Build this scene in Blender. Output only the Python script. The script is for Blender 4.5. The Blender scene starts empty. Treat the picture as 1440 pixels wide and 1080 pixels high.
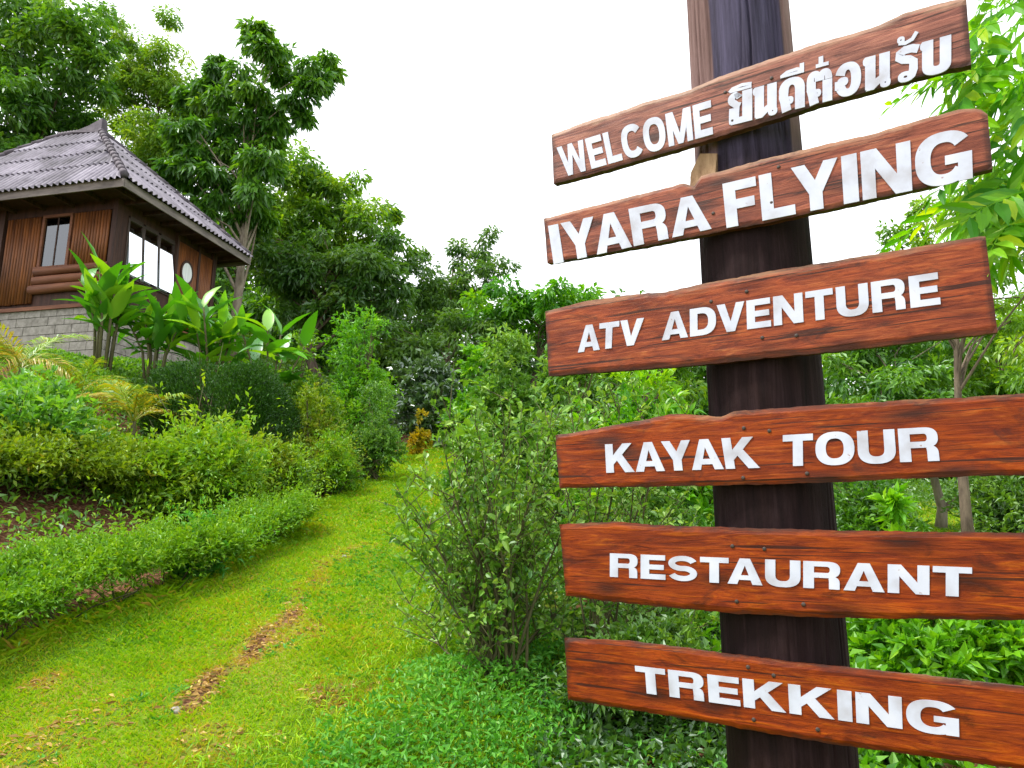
import bpy, math, random
import numpy as np
from mathutils import Vector, Matrix

R = math.radians
random.seed(7)
rng = np.random.default_rng(7)
scene = bpy.context.scene
C = scene.collection

# ------------------------------------------------------------------ camera
PITCH = R(11.3); CAM = np.array([0.0, 0.0, 1.5]); FPX = 1000.0
cam_d = bpy.data.cameras.new('camera')
cam_d.sensor_width = 36.0
cam_d.lens = 36.0 * FPX / 1440.0
cam_d.clip_start = 0.05
cam_d.clip_end = 1500
cam = bpy.data.objects.new('camera', cam_d); C.objects.link(cam)
cam.location = CAM
cam.rotation_euler = (R(90) + PITCH, 0, 0)
scene.camera = cam

# ------------------------------------------------------------------ light
SUN_EL, SUN_AZ = R(60), R(-98)          # azimuth measured from +Y towards +X
w = bpy.data.worlds.new('World'); scene.world = w; w.use_nodes = True
nt = w.node_tree; nt.nodes.clear()
sky = nt.nodes.new('ShaderNodeTexSky'); sky.sky_type = 'NISHITA'; sky.sun_disc = False
sky.sun_elevation = SUN_EL; sky.sun_rotation = SUN_AZ
sky.air_density = 1.0; sky.dust_density = 6.0; sky.ozone_density = 1.0
hs = nt.nodes.new('ShaderNodeHueSaturation'); hs.inputs['Saturation'].default_value = 0.12
nt.links.new(sky.outputs[0], hs.inputs['Color'])
mixc = nt.nodes.new('ShaderNodeMix'); mixc.data_type = 'RGBA'
mixc.inputs[0].default_value = 0.75
nt.links.new(hs.outputs[0], mixc.inputs[6])
mixc.inputs[7].default_value = (9.0, 9.2, 9.6, 1)      # even, bright cloud cover
bg = nt.nodes.new('ShaderNodeBackground'); bg.inputs['Strength'].default_value = 0.115
nt.links.new(mixc.outputs[2], bg.inputs['Color'])
wo = nt.nodes.new('ShaderNodeOutputWorld'); nt.links.new(bg.outputs[0], wo.inputs[0])

sd = bpy.data.lights.new('sun', 'SUN'); sd.energy = 2.4; sd.angle = R(9); sd.color = (1.0, 0.95, 0.86)
sun = bpy.data.objects.new('sun', sd); C.objects.link(sun)
sv = Vector((math.sin(SUN_AZ) * math.cos(SUN_EL), math.cos(SUN_AZ) * math.cos(SUN_EL), math.sin(SUN_EL)))
sun.rotation_euler = sv.to_track_quat('Z', 'Y').to_euler()
sun.location = (-10, 10, 40)

vs = scene.view_settings
vs.view_transform = 'Standard'; vs.look = 'None'; vs.gamma = 1.0; vs.use_curve_mapping = False
vs.exposure = 1.15
scene.cycles.max_bounces = 8
scene.cycles.transparent_max_bounces = 8

# ------------------------------------------------------------------ pixel helpers (photo pixels, 1440 x 1080)
cp, sp_ = math.cos(PITCH), math.sin(PITCH)
def ray(px, py):
    a = (px - 720) / FPX; b = (540 - py) / FPX
    return np.array([a, cp - b * sp_, sp_ + b * cp])
def at(px, py, Y):
    d = ray(px, py); return CAM + d * (Y / d[1])
def sstep(e0, e1, x):
    t = np.clip((x - e0) / (e1 - e0), 0, 1); return t * t * (3 - 2 * t)

# ------------------------------------------------------------------ terrain
def H(x, y):
    x = np.asarray(x, float); y = np.asarray(y, float)
    s = 0.2 - 0.105 * sstep(0.3, 4.0, x)
    yc = np.maximum(y, -2.0)
    z = s * np.minimum(yc, 22) + 0.10 * np.clip(yc - 22, 0, 30)
    t = -2.75 - x
    z = z + np.minimum(0.44 * np.where(t > 0, np.sqrt(t * t + 0.04) - 0.2, 0), 1.85 + 2.6 * sstep(19, 27, y)) * sstep(-3, 3, y + 1)
    z = z + 0.02 * np.sin(x * 2.1 + 1) * np.sin(y * 1.7) + 0.012 * np.sin(x * 5.3 + y * 3.1) + 0.008 * np.sin(x * 9.1 - y * 7.7)
    return z
def ground_px(px, py):
    d = ray(px, py); t = 1.0
    while t < 80:
        p = CAM + d * t
        if p[2] <= H(p[0], p[1]): return p
        t += 0.02
    return CAM + d * 80
def place(px, ytop, Y):
    """ground point at photo column px and distance Y, and the height that reaches row ytop there"""
    top = at(px, ytop, Y); z = float(H(top[0], Y))
    return np.array([top[0], Y, z]), top[2] - z

# ------------------------------------------------------------------ object helpers
def link(o, parent=None):
    C.objects.link(o)
    if parent is not None: o.parent = parent
    return o
def tag(o, label=None, cat=None, group=None, kind=None):
    if label: o['label'] = label
    if cat: o['category'] = cat
    if group: o['group'] = group
    if kind: o['kind'] = kind
    return o
def thing(name, label, cat, loc=(0, 0, 0), rz=0, group=None):
    o = bpy.data.objects.new(name, None); o.empty_display_size = 0.1
    C.objects.link(o); o.location = loc; o.rotation_euler = (0, 0, rz)
    return tag(o, label, cat, group)
def mesh_np(name, V, F, rnd=None, smooth=False):
    """V (n,3), F (m,k) all faces with k corners"""
    V = np.ascontiguousarray(V, np.float32); F = np.ascontiguousarray(F, np.int32)
    me = bpy.data.meshes.new(name)
    me.vertices.add(len(V)); me.vertices.foreach_set('co', V.ravel())
    k = F.shape[1]
    me.loops.add(F.size); me.loops.foreach_set('vertex_index', F.ravel())
    me.polygons.add(len(F)); me.polygons.foreach_set('loop_start', np.arange(len(F), dtype=np.int32) * k)
    try: me.polygons.foreach_set('loop_total', np.full(len(F), k, np.int32))
    except Exception: pass
    if rnd is not None:
        at_ = me.attributes.new('rnd', 'FLOAT', 'POINT'); at_.data.foreach_set('value', np.ascontiguousarray(rnd, np.float32))
    me.polygons.foreach_set('use_smooth', np.full(len(F), bool(smooth)))
    me.update(calc_edges=True)
    return me
def obj(name, me, mat, parent=None):
    o = bpy.data.objects.new(name, me)
    if mat and not me.materials: me.materials.append(mat)
    return link(o, parent)
class MB:
    """collects pieces of one mesh"""
    def __init__(s): s.v = []; s.f = []
    def add(s, v, f):
        n = len(s.v); s.v += [tuple(map(float, p)) for p in v]; s.f += [tuple(i + n for i in q) for q in f]
    def box(s, x0, x1, y0, y1, z0, z1):
        s.add([(x0,y0,z0),(x1,y0,z0),(x1,y1,z0),(x0,y1,z0),(x0,y0,z1),(x1,y0,z1),(x1,y1,z1),(x0,y1,z1)],
              [(0,3,2,1),(4,5,6,7),(0,1,5,4),(1,2,6,5),(2,3,7,6),(3,0,4,7)])
    def tube(s, pts, rad, n=7, cap=True):
        pts = [np.asarray(p, float) for p in pts]
        V = []
        for i, p in enumerate(pts):
            t = pts[min(i + 1, len(pts) - 1)] - pts[max(i - 1, 0)]
            t = t / (np.linalg.norm(t) + 1e-9)
            u = np.cross(t, (0.31, 0.2, 0.93) if abs(t[2]) < 0.9 else (1, 0.1, 0)); u /= np.linalg.norm(u) + 1e-9
            v = np.cross(t, u)
            for k in range(n):
                a = 2 * math.pi * k / n
                V.append(p + rad[i] * (math.cos(a) * u + math.sin(a) * v))
        F = []
        for i in range(len(pts) - 1):
            for k in range(n):
                F.append((i*n+k, i*n+(k+1) % n, (i+1)*n+(k+1) % n, (i+1)*n+k))
        if cap:
            F.append(tuple(range(n))[::-1]); F.append(tuple(range((len(pts)-1)*n, len(pts)*n)))
        s.add(V, F)
    def build(s, name, mat, parent=None, smooth=False):
        me = bpy.data.meshes.new(name); me.from_pydata(s.v, [], s.f); me.update()
        if smooth: me.polygons.foreach_set('use_smooth', [True] * len(me.polygons))
        return obj(name, me, mat, parent)

# ------------------------------------------------------------------ materials
def newmat(name):
    m = bpy.data.materials.new(name); m.use_nodes = True
    n = m.node_tree; n.nodes.clear()
    out = n.nodes.new('ShaderNodeOutputMaterial')
    return m, n, out
def N(n, t, **kw):
    x = n.nodes.new(t)
    for k, v in kw.items(): setattr(x, k, v)
    return x
def ramp(n, stops, inp=None):
    r = n.nodes.new('ShaderNodeValToRGB')
    while len(r.color_ramp.elements) < len(stops): r.color_ramp.elements.new(0.5)
    for e, (p, c) in zip(r.color_ramp.elements, stops):
        e.position = p; e.color = (c[0], c[1], c[2], 1)
    if inp is not None: n.links.new(inp, r.inputs[0])
    return r
def leaf_mat(name, cols, trans=0.35, gloss=0.06, rough=0.45):
    m, n, out = newmat(name)
    at_ = N(n, 'ShaderNodeAttribute', attribute_name='rnd')
    st = [(i / (len(cols) - 1), tuple(min(0.6, v * k) for v, k in zip(c, (1.18, 1.16, 0.7)))) for i, c in enumerate(cols)]
    r = ramp(n, st, at_.outputs['Fac'])
    d = N(n, 'ShaderNodeBsdfDiffuse'); n.links.new(r.outputs[0], d.inputs[0])
    t = N(n, 'ShaderNodeBsdfTranslucent')
    bc = N(n, 'ShaderNodeMix', data_type='RGBA', blend_type='MULTIPLY'); bc.inputs[0].default_value = 1
    n.links.new(r.outputs[0], bc.inputs[6]); bc.inputs[7].default_value = (1.5, 1.35, 0.5, 1)
    n.links.new(bc.outputs[2], t.inputs[0])
    m1 = N(n, 'ShaderNodeMixShader'); m1.inputs[0].default_value = trans
    n.links.new(d.outputs[0], m1.inputs[1]); n.links.new(t.outputs[0], m1.inputs[2])
    g = N(n, 'ShaderNodeBsdfGlossy'); g.inputs['Roughness'].default_value = rough
    g.inputs['Color'].default_value = (0.9, 0.95, 1, 1)
    m2 = N(n, 'ShaderNodeMixShader'); m2.inputs[0].default_value = gloss
    n.links.new(m1.outputs[0], m2.inputs[1]); n.links.new(g.outputs[0], m2.inputs[2])
    n.links.new(m2.outputs[0], out.inputs[0])
    return m
def rough_mat(name, c1, c2, scale=8, rough=0.8, bump=0.3, stretch=(1, 1, 1), detail=6, spec=0.3):
    m, n, out = newmat(name)
    tc = N(n, 'ShaderNodeTexCoord'); mp = N(n, 'ShaderNodeMapping'); mp.inputs['Scale'].default_value = stretch
    n.links.new(tc.outputs['Object'], mp.inputs[0])
    no = N(n, 'ShaderNodeTexNoise'); no.inputs['Scale'].default_value = scale; no.inputs['Detail'].default_value = detail
    no.inputs['Roughness'].default_value = 0.65
    n.links.new(mp.outputs[0], no.inputs[0])
    r = ramp(n, [(0.3, c1), (0.7, c2)], no.outputs[0])
    b = N(n, 'ShaderNodeBsdfPrincipled'); b.inputs['Roughness'].default_value = rough
    b.inputs['Specular IOR Level'].default_value = spec
    n.links.new(r.outputs[0], b.inputs['Base Color'])
    if bump:
        bp = N(n, 'ShaderNodeBump'); bp.inputs['Strength'].default_value = bump; bp.inputs['Distance'].default_value = 0.02
        n.links.new(no.outputs[0], bp.inputs['Height']); n.links.new(bp.outputs[0], b.inputs['Normal'])
    n.links.new(b.outputs[0], out.inputs[0])
    return m

M = {}
M['grass'] = leaf_mat('grass', [(0.07, 0.20, 0.005), (0.15, 0.32, 0.005), (0.23, 0.39, 0.006), (0.33, 0.38, 0.015), (0.36, 0.26, 0.06)], 0.3, 0.02)
M['hedge'] = leaf_mat('hedge_leaf', [(0.035, 0.12, 0.006), (0.085, 0.23, 0.008), (0.16, 0.32, 0.010), (0.24, 0.36, 0.02)], 0.3, 0.03)
M['olive'] = leaf_mat('olive_leaf', [(0.06, 0.13, 0.01), (0.13, 0.24, 0.012), (0.2, 0.3, 0.015), (0.24, 0.2, 0.03)], 0.3, 0.03)
M['light'] = leaf_mat('light_leaf', [(0.05, 0.17, 0.02), (0.10, 0.28, 0.03), (0.18, 0.36, 0.04), (0.24, 0.40, 0.08)], 0.35, 0.06)
M['bright'] = leaf_mat('bright_leaf', [(0.05, 0.20, 0.008), (0.10, 0.30, 0.008), (0.17, 0.38, 0.01), (0.26, 0.44, 0.02)], 0.4, 0.04)
M['topiary'] = leaf_mat('topiary_leaf', [(0.01, 0.045, 0.006), (0.022, 0.08, 0.008), (0.04, 0.115, 0.010), (0.075, 0.17, 0.012)], 0.15, 0.03)
M['bigleaf'] = leaf_mat('big_leaf', [(0.03, 0.15, 0.008), (0.055, 0.22, 0.010), (0.10, 0.31, 0.010), (0.18, 0.38, 0.015)], 0.35, 0.08, 0.35)
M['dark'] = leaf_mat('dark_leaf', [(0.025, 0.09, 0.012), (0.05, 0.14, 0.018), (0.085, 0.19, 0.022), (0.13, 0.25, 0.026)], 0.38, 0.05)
M['mid'] = leaf_mat('mid_leaf', [(0.032, 0.12, 0.010), (0.065, 0.19, 0.014), (0.11, 0.26, 0.016), (0.18, 0.33, 0.02)], 0.4, 0.05)
M['yellowgreen'] = leaf_mat('yellowgreen_leaf', [(0.06, 0.17, 0.01), (0.11, 0.25, 0.012), (0.18, 0.32, 0.014), (0.26, 0.38, 0.03)], 0.45, 0.04)
M['shrub'] = leaf_mat('shrub_leaf', [(0.025, 0.095, 0.012), (0.06, 0.17, 0.02), (0.12, 0.26, 0.035), (0.23, 0.37, 0.09)], 0.3, 0.04)
M['glossy'] = leaf_mat('glossy_leaf', [(0.02, 0.06, 0.02), (0.04, 0.10, 0.03), (0.07, 0.15, 0.04), (0.10, 0.2, 0.05)], 0.2, 0.14, 0.35)
M['frond'] = leaf_mat('areca_frond', [(0.08, 0.2, 0.02), (0.15, 0.28, 0.02), (0.25, 0.3, 0.02), (0.34, 0.24, 0.03)], 0.3, 0.05)
M['yellow'] = leaf_mat('yellow_leaf', [(0.18, 0.2, 0.01), (0.36, 0.28, 0.01), (0.45, 0.3, 0.02)], 0.3, 0.03)
M['neem'] = leaf_mat('drooping_leaf', [(0.045, 0.21, 0.008), (0.09, 0.3, 0.008), (0.17, 0.39, 0.01), (0.3, 0.45, 0.012)], 0.45, 0.02)
M['cover'] = leaf_mat('cover_leaf', [(0.025, 0.13, 0.015), (0.05, 0.21, 0.026), (0.09, 0.29, 0.04), (0.17, 0.36, 0.07)], 0.35, 0.02)
M['litter'] = leaf_mat('litter', [(0.16, 0.09, 0.04), (0.3, 0.18, 0.09), (0.42, 0.3, 0.17), (0.52, 0.42, 0.27)], 0.1, 0.02)
M['bark'] = rough_mat('bark', (0.05, 0.035, 0.025), (0.17, 0.13, 0.09), 10, 0.9, 0.6, (1, 1, 0.25))
M['twig'] = rough_mat('twig', (0.05, 0.05, 0.02), (0.13, 0.12, 0.05), 20, 0.8, 0.2, (1, 1, 0.2))
M['palebark'] = rough_mat('pale_bark', (0.14, 0.11, 0.08), (0.34, 0.29, 0.22), 9, 0.9, 0.5, (1, 1, 0.3))
M['stone'] = rough_mat('stone', (0.12, 0.11, 0.09), (0.38, 0.35, 0.3), 30, 0.85, 0.4)

def ground_mat():
    m, n, out = newmat('ground')
    geo = N(n, 'ShaderNodeNewGeometry')
    n1 = N(n, 'ShaderNodeTexNoise'); n1.inputs['Scale'].default_value = 1.3; n1.inputs['Detail'].default_value = 8
    n2 = N(n, 'ShaderNodeTexNoise'); n2.inputs['Scale'].default_value = 34; n2.inputs['Detail'].default_value = 6
    for q in (n1, n2): n.links.new(geo.outputs['Position'], q.inputs[0])
    g = ramp(n, [(0.3, (0.06, 0.14, 0.006)), (0.5, (0.12, 0.19, 0.01)), (0.72, (0.2, 0.18, 0.03))], n1.outputs[0])
    s = ramp(n, [(0.3, (0.04, 0.016, 0.009)), (0.5, (0.11, 0.05, 0.025)), (0.72, (0.27, 0.155, 0.085))], n2.outputs[0])
    at_ = N(n, 'ShaderNodeAttribute', attribute_name='soil')
    ad = N(n, 'ShaderNodeMath', operation='MULTIPLY_ADD'); n.links.new(n2.outputs[0], ad.inputs[0]); ad.inputs[1].default_value = 0.9
    n.links.new(at_.outputs['Fac'], ad.inputs[2])
    th = N(n, 'ShaderNodeMapRange'); th.inputs[1].default_value = 0.75; th.inputs[2].default_value = 1.05
    n.links.new(ad.outputs[0], th.inputs[0])
    mx = N(n, 'ShaderNodeMix', data_type='RGBA'); n.links.new(th.outputs[0], mx.inputs[0])
    n.links.new(g.outputs[0], mx.inputs[6]); n.links.new(s.outputs[0], mx.inputs[7])
    b = N(n, 'ShaderNodeBsdfPrincipled'); b.inputs['Roughness'].default_value = 0.95; b.inputs['Specular IOR Level'].default_value = 0.1
    n.links.new(mx.outputs[2], b.inputs['Base Color'])
    bp = N(n, 'ShaderNodeBump'); bp.inputs['Strength'].default_value = 0.8; bp.inputs['Distance'].default_value = 0.03
    n.links.new(n2.outputs[0], bp.inputs['Height']); n.links.new(bp.outputs[0], b.inputs['Normal'])
    n.links.new(b.outputs[0], out.inputs[0])
    return m

# ------------------------------------------------------------------ ground
def dirt(x, y):
    """worn bare places of the lawn, 0..1"""
    d = np.zeros_like(np.asarray(x, float))
    A = ground_px(250, 1000); B = ground_px(410, 862); Cc = ground_px(470, 780)
    for P, Q, wd, k in ((A, B, 0.085, 0.82), (B, Cc, 0.08, 0.4)):
        ab = (Q - P)[:2]; t = np.clip(((x - P[0]) * ab[0] + (y - P[1]) * ab[1]) / (ab @ ab), 0, 1)
        dist = np.hypot(x - P[0] - t * ab[0], y - P[1] - t * ab[1]) + 0.035 * np.sin(x * 23 + y * 9) + 0.02 * np.sin(x * 51 - y * 43)
        d = np.maximum(d, k * (1 - sstep(wd * 0.1, wd * 1.7, dist)))
    for px, py, r, k in ((475, 975, 0.19, 0.62), (500, 770, 0.16, 0.35), (40, 1060, 0.3, 0.45), (130, 1010, 0.22, 0.4), (420, 890, 0.2, 0.35), (300, 1045, 0.24, 0.4), (385, 905, 0.15, 0.4), (60, 960, 0.12, 0.6)):
        P = ground_px(px, py)
        dist = np.hypot(x - P[0], y - P[1]) + 0.05 * np.sin(x * 19 + y * 13) + 0.03 * np.sin(x * 41 - y * 33)
        d = np.maximum(d, k * (1 - sstep(r * 0.2, r * 1.5, dist)))
    return d
HEDGE_FOOT = [ground_px(*p) for p in ((-330, 985), (-120, 955), (60, 905), (225, 848), (330, 802), (430, 752), (505, 690), (545, 655))]
def hedge_foot(y): return np.interp(y, [p[1] for p in HEDGE_FOOT], [p[0] for p in HEDGE_FOOT])
def axis(parts):
    out = []
    for a, b, s in parts: out += list(np.arange(a, b, s))
    return np.array(out + [parts[-1][1]])
gx = axis([(-400, -60, 40), (-60, -20, 4), (-20, -6, 0.7), (-6, -3.2, 0.2), (-3.2, 0.6, 0.05), (0.6, 5, 0.2), (5, 20, 1), (20, 60, 5), (60, 400, 40)])
gy = axis([(-60, -4, 8), (-4, 2, 0.5), (2, 7.5, 0.05), (7.5, 20, 0.2), (20, 60, 2), (60, 700, 40)])
GX, GY = np.meshgrid(gx, gy)
GZ = H(GX, GY)
Vg = np.stack([GX.ravel(), GY.ravel(), GZ.ravel()], 1)
nx, ny = len(gx), len(gy)
ii = np.arange(ny - 1)[:, None] * nx + np.arange(nx - 1)[None, :]
Fg = np.stack([ii, ii + 1, ii + 1 + nx, ii + nx], -1).reshape(-1, 4)
me = mesh_np('ground', Vg, Fg, smooth=True)
soil = np.maximum(dirt(Vg[:, 0], Vg[:, 1]) * 0.8, 0.8 * sstep(0.16, 0.34, hedge_foot(Vg[:, 1]) - Vg[:, 0]))
soil = np.maximum(soil, 0.7 * sstep(0.0, 0.6, Vg[:, 0]) * (1 - sstep(3.0, 3.6, Vg[:, 0])) * (1 - sstep(6, 8, Vg[:, 1])))
a_ = me.attributes.new('soil', 'FLOAT', 'POINT'); a_.data.foreach_set('value', soil.astype(np.float32))
ground = obj('ground', me, ground_mat()); tag(ground, kind='structure')

# ------------------------------------------------------------------ leaf builders
def unit(v): return v / (np.linalg.norm(v, axis=-1, keepdims=True) + 1e-9)
def leaves(name, P, D, L, Wd, mat, parent=None, rnd=None, fold=0.25, hi=False, bend=0.25, roll=1.0):
    """P leaf bases, D leaf axes, L lengths, Wd widths; every leaf a folded blade of 2 (or 6) faces"""
    n = len(P)
    D = unit(D)
    up = np.zeros((n, 3)); up[:, 2] = 1
    S = np.cross(D, up + 0.3 * rng.normal(size=(n, 3))); S = unit(S)
    Nn = np.cross(S, D)
    ro = rng.normal(size=n) * 0.6 * roll
    S2 = S * np.cos(ro)[:, None] + Nn * np.sin(ro)[:, None]
    Nn = np.cross(S2, D); S = S2
    L = np.broadcast_to(np.asarray(L, float), (n,))[:, None]; Wd = np.broadcast_to(np.asarray(Wd, float), (n,))[:, None]
    if rnd is None: rnd = rng.random(n)
    if not hi:
        mid = P + D * L * 0.45
        tip = P + D * L - np.array([0, 0, 1.0]) * L * bend * 0.5
        V = np.stack([P, mid + S * Wd * 0.5 + Nn * Wd * fold, tip, mid - S * Wd * 0.5 + Nn * Wd * fold], 1)
        k = 4; T = np.array([[0, 1, 2], [0, 2, 3]])
    else:
        g = np.array([0, 0, 1.0]) * L * bend
        m1 = P + D * L * 0.35 - g * 0.08; m2 = P + D * L * 0.72 - g * 0.35; tip = P + D * L - g * 0.8
        V = np.stack([P, m1, m2, tip,
                      m1 + S * Wd * 0.5 + Nn * Wd * fold, m2 + S * Wd * 0.38 + Nn * Wd * fold * 0.8,
                      m1 - S * Wd * 0.5 + Nn * Wd * fold, m2 - S * Wd * 0.38 + Nn * Wd * fold * 0.8], 1)
        k = 8; T = np.array([[0, 4, 1], [1, 4, 5], [1, 5, 2], [2, 5, 3], [0, 1, 6], [1, 7, 6], [1, 2, 7], [2, 3, 7]])
    F = (np.arange(n)[:, None, None] * k + T[None]).reshape(-1, 3)
    return obj(name, mesh_np(name, V.reshape(-1, 3), F, np.repeat(np.clip(rnd, 0, 1), k)), mat, parent)
def rdirs(n):
    return unit(rng.normal(size=(n, 3)))
def lump(P, freq, seed, oct=4):
    r = np.random.default_rng(seed); o = np.zeros(len(P))
    for k in range(oct):
        f = freq * (1.7 ** k)
        d = unit(r.normal(size=(3, 3))) * f; ph = r.random(3) * 6.28
        o += (np.sin(P @ d[0] + ph[0]) + np.sin(P @ d[1] + ph[1]) * np.sin(P @ d[2] + ph[2])) / (1.5 ** k)
    return o / 3.5

def tree(name, label, base, lobes, leafL, leafW, mat, per_clump=110, clump_r=0.42, dens=1.0, trunk_r=0.16, bark='bark',
         group=None, droop=0.5, limb_n=26, shell=0.5, tone=0.0, cat='tree'):
    """lobes: world-space (centre, radius); clumps of leaves at the ends of limbs grown from the trunk"""
    base = np.asarray(base, float)
    t = thing(name, label, cat, base - np.array([0, 0, 0.06]), group=group)
    o = t.location; off = np.array(o)
    cents = []; crad = []
    for c, r in lobes:
        k = max(3, int(dens * 6.5 * (r / clump_r) ** 2 * 0.30))
        d = rdirs(k); d[:, 2] = d[:, 2] * 0.95 + 0.08
        rr = r * (shell + (1 - shell) * rng.random(k)) * (0.8 + 0.35 * rng.random(k))
        cents.append(np.asarray(c) + d * rr[:, None]); crad.append(clump_r * (0.6 + 0.7 * rng.random(k)) * min(1, 0.55 + 0.25 * r))
    cents = np.concatenate(cents); crad = np.concatenate(crad)
    cents[:, 2] = np.maximum(cents[:, 2], H(cents[:, 0], cents[:, 1]) + 0.25)
    nC = len(cents)
    n = nC * per_clump
    ci = np.repeat(np.arange(nC), per_clump)
    d = rdirs(n)
    rad = rng.random(n) ** 0.45
    P = cents[ci] + d * (rad * crad[ci])[:, None] * np.array([1.15, 1.15, 0.62])
    A = d * np.array([1, 1, 0.4]) + rng.normal(size=(n, 3)) * 0.55; A[:, 2] -= droop
    ctone = rng.normal(size=nC) * 0.17
    rnd = 0.36 + tone + ctone[ci] + 0.13 * rng.normal(size=n)
    ll = leafL * (0.7 + 0.6 * rng.random(n))
    leaves('crown', P - off, A, ll, ll * leafW / leafL, M[mat], t, rnd)
    # trunk and limbs
    mb = MB()
    allc = np.array([np.asarray(c) for c, r in lobes]); wts = np.array([r for c, r in lobes])
    cen = (allc * wts[:, None]).sum(0) / wts.sum()
    topz = base[2] + 0.9 * (allc[:, 2].max() - base[2])
    pts = []; rad_ = []
    K = 9
    bend = rng.normal(size=2) * 0.25
    for i in range(K):
        s = i / (K - 1)
        z = base[2] - 0.06 + (topz - base[2]) * s
        f = s ** 1.4
        pts.append(np.array([base[0] + (cen[0] - base[0]) * f + bend[0] * math.sin(s * 4), base[1] + (cen[1] - base[1]) * f + bend[1] * math.sin(s * 3.3), z]) - off)
        rad_.append(trunk_r * (1.25 if i == 0 else 1) * (1 - 0.82 * s))
    mb.tube(pts, rad_, 9)
    for j in rng.permutation(nC)[:limb_n]:
        e = cents[j] - off
        s = np.clip((e[2] - pts[0][2]) / (topz - base[2] + 0.01) - 0.28 * rng.random() - 0.08, 0.12, 0.9)
        q = s * (K - 1); i0 = int(q); fr = q - i0
        a0 = pts[i0] * (1 - fr) + pts[min(i0 + 1, K - 1)] * fr
        r0 = trunk_r * (1 - 0.82 * s) * 0.5
        m1 = a0 * 0.55 + e * 0.45 + np.array([0, 0, 0.12 * np.linalg.norm(e - a0)]) + rng.normal(size=3) * 0.06
        mb.tube([a0, m1, e], [r0, r0 * 0.6, 0.012], 5, False)
    mb.build('trunk', M[bark], t, True)
    return t
def lobes_px(spec, Y, scale=1.0):
    out = []
    for s in spec:
        px, py, r = s[:3]; dy = s[3] if len(s) > 3 else rng.uniform(-0.7, 0.7)
        out.append((at(px, py, Y + dy), r / FPX * Y * 1.0 * scale))
    return out
def tree_px(name, label, px, Y, spec, *a, **k):
    x = at(px, 500, Y)[0]
    return tree(name, label, (x, Y, float(H(x, Y))), lobes_px(spec, Y), *a, **k)

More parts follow.
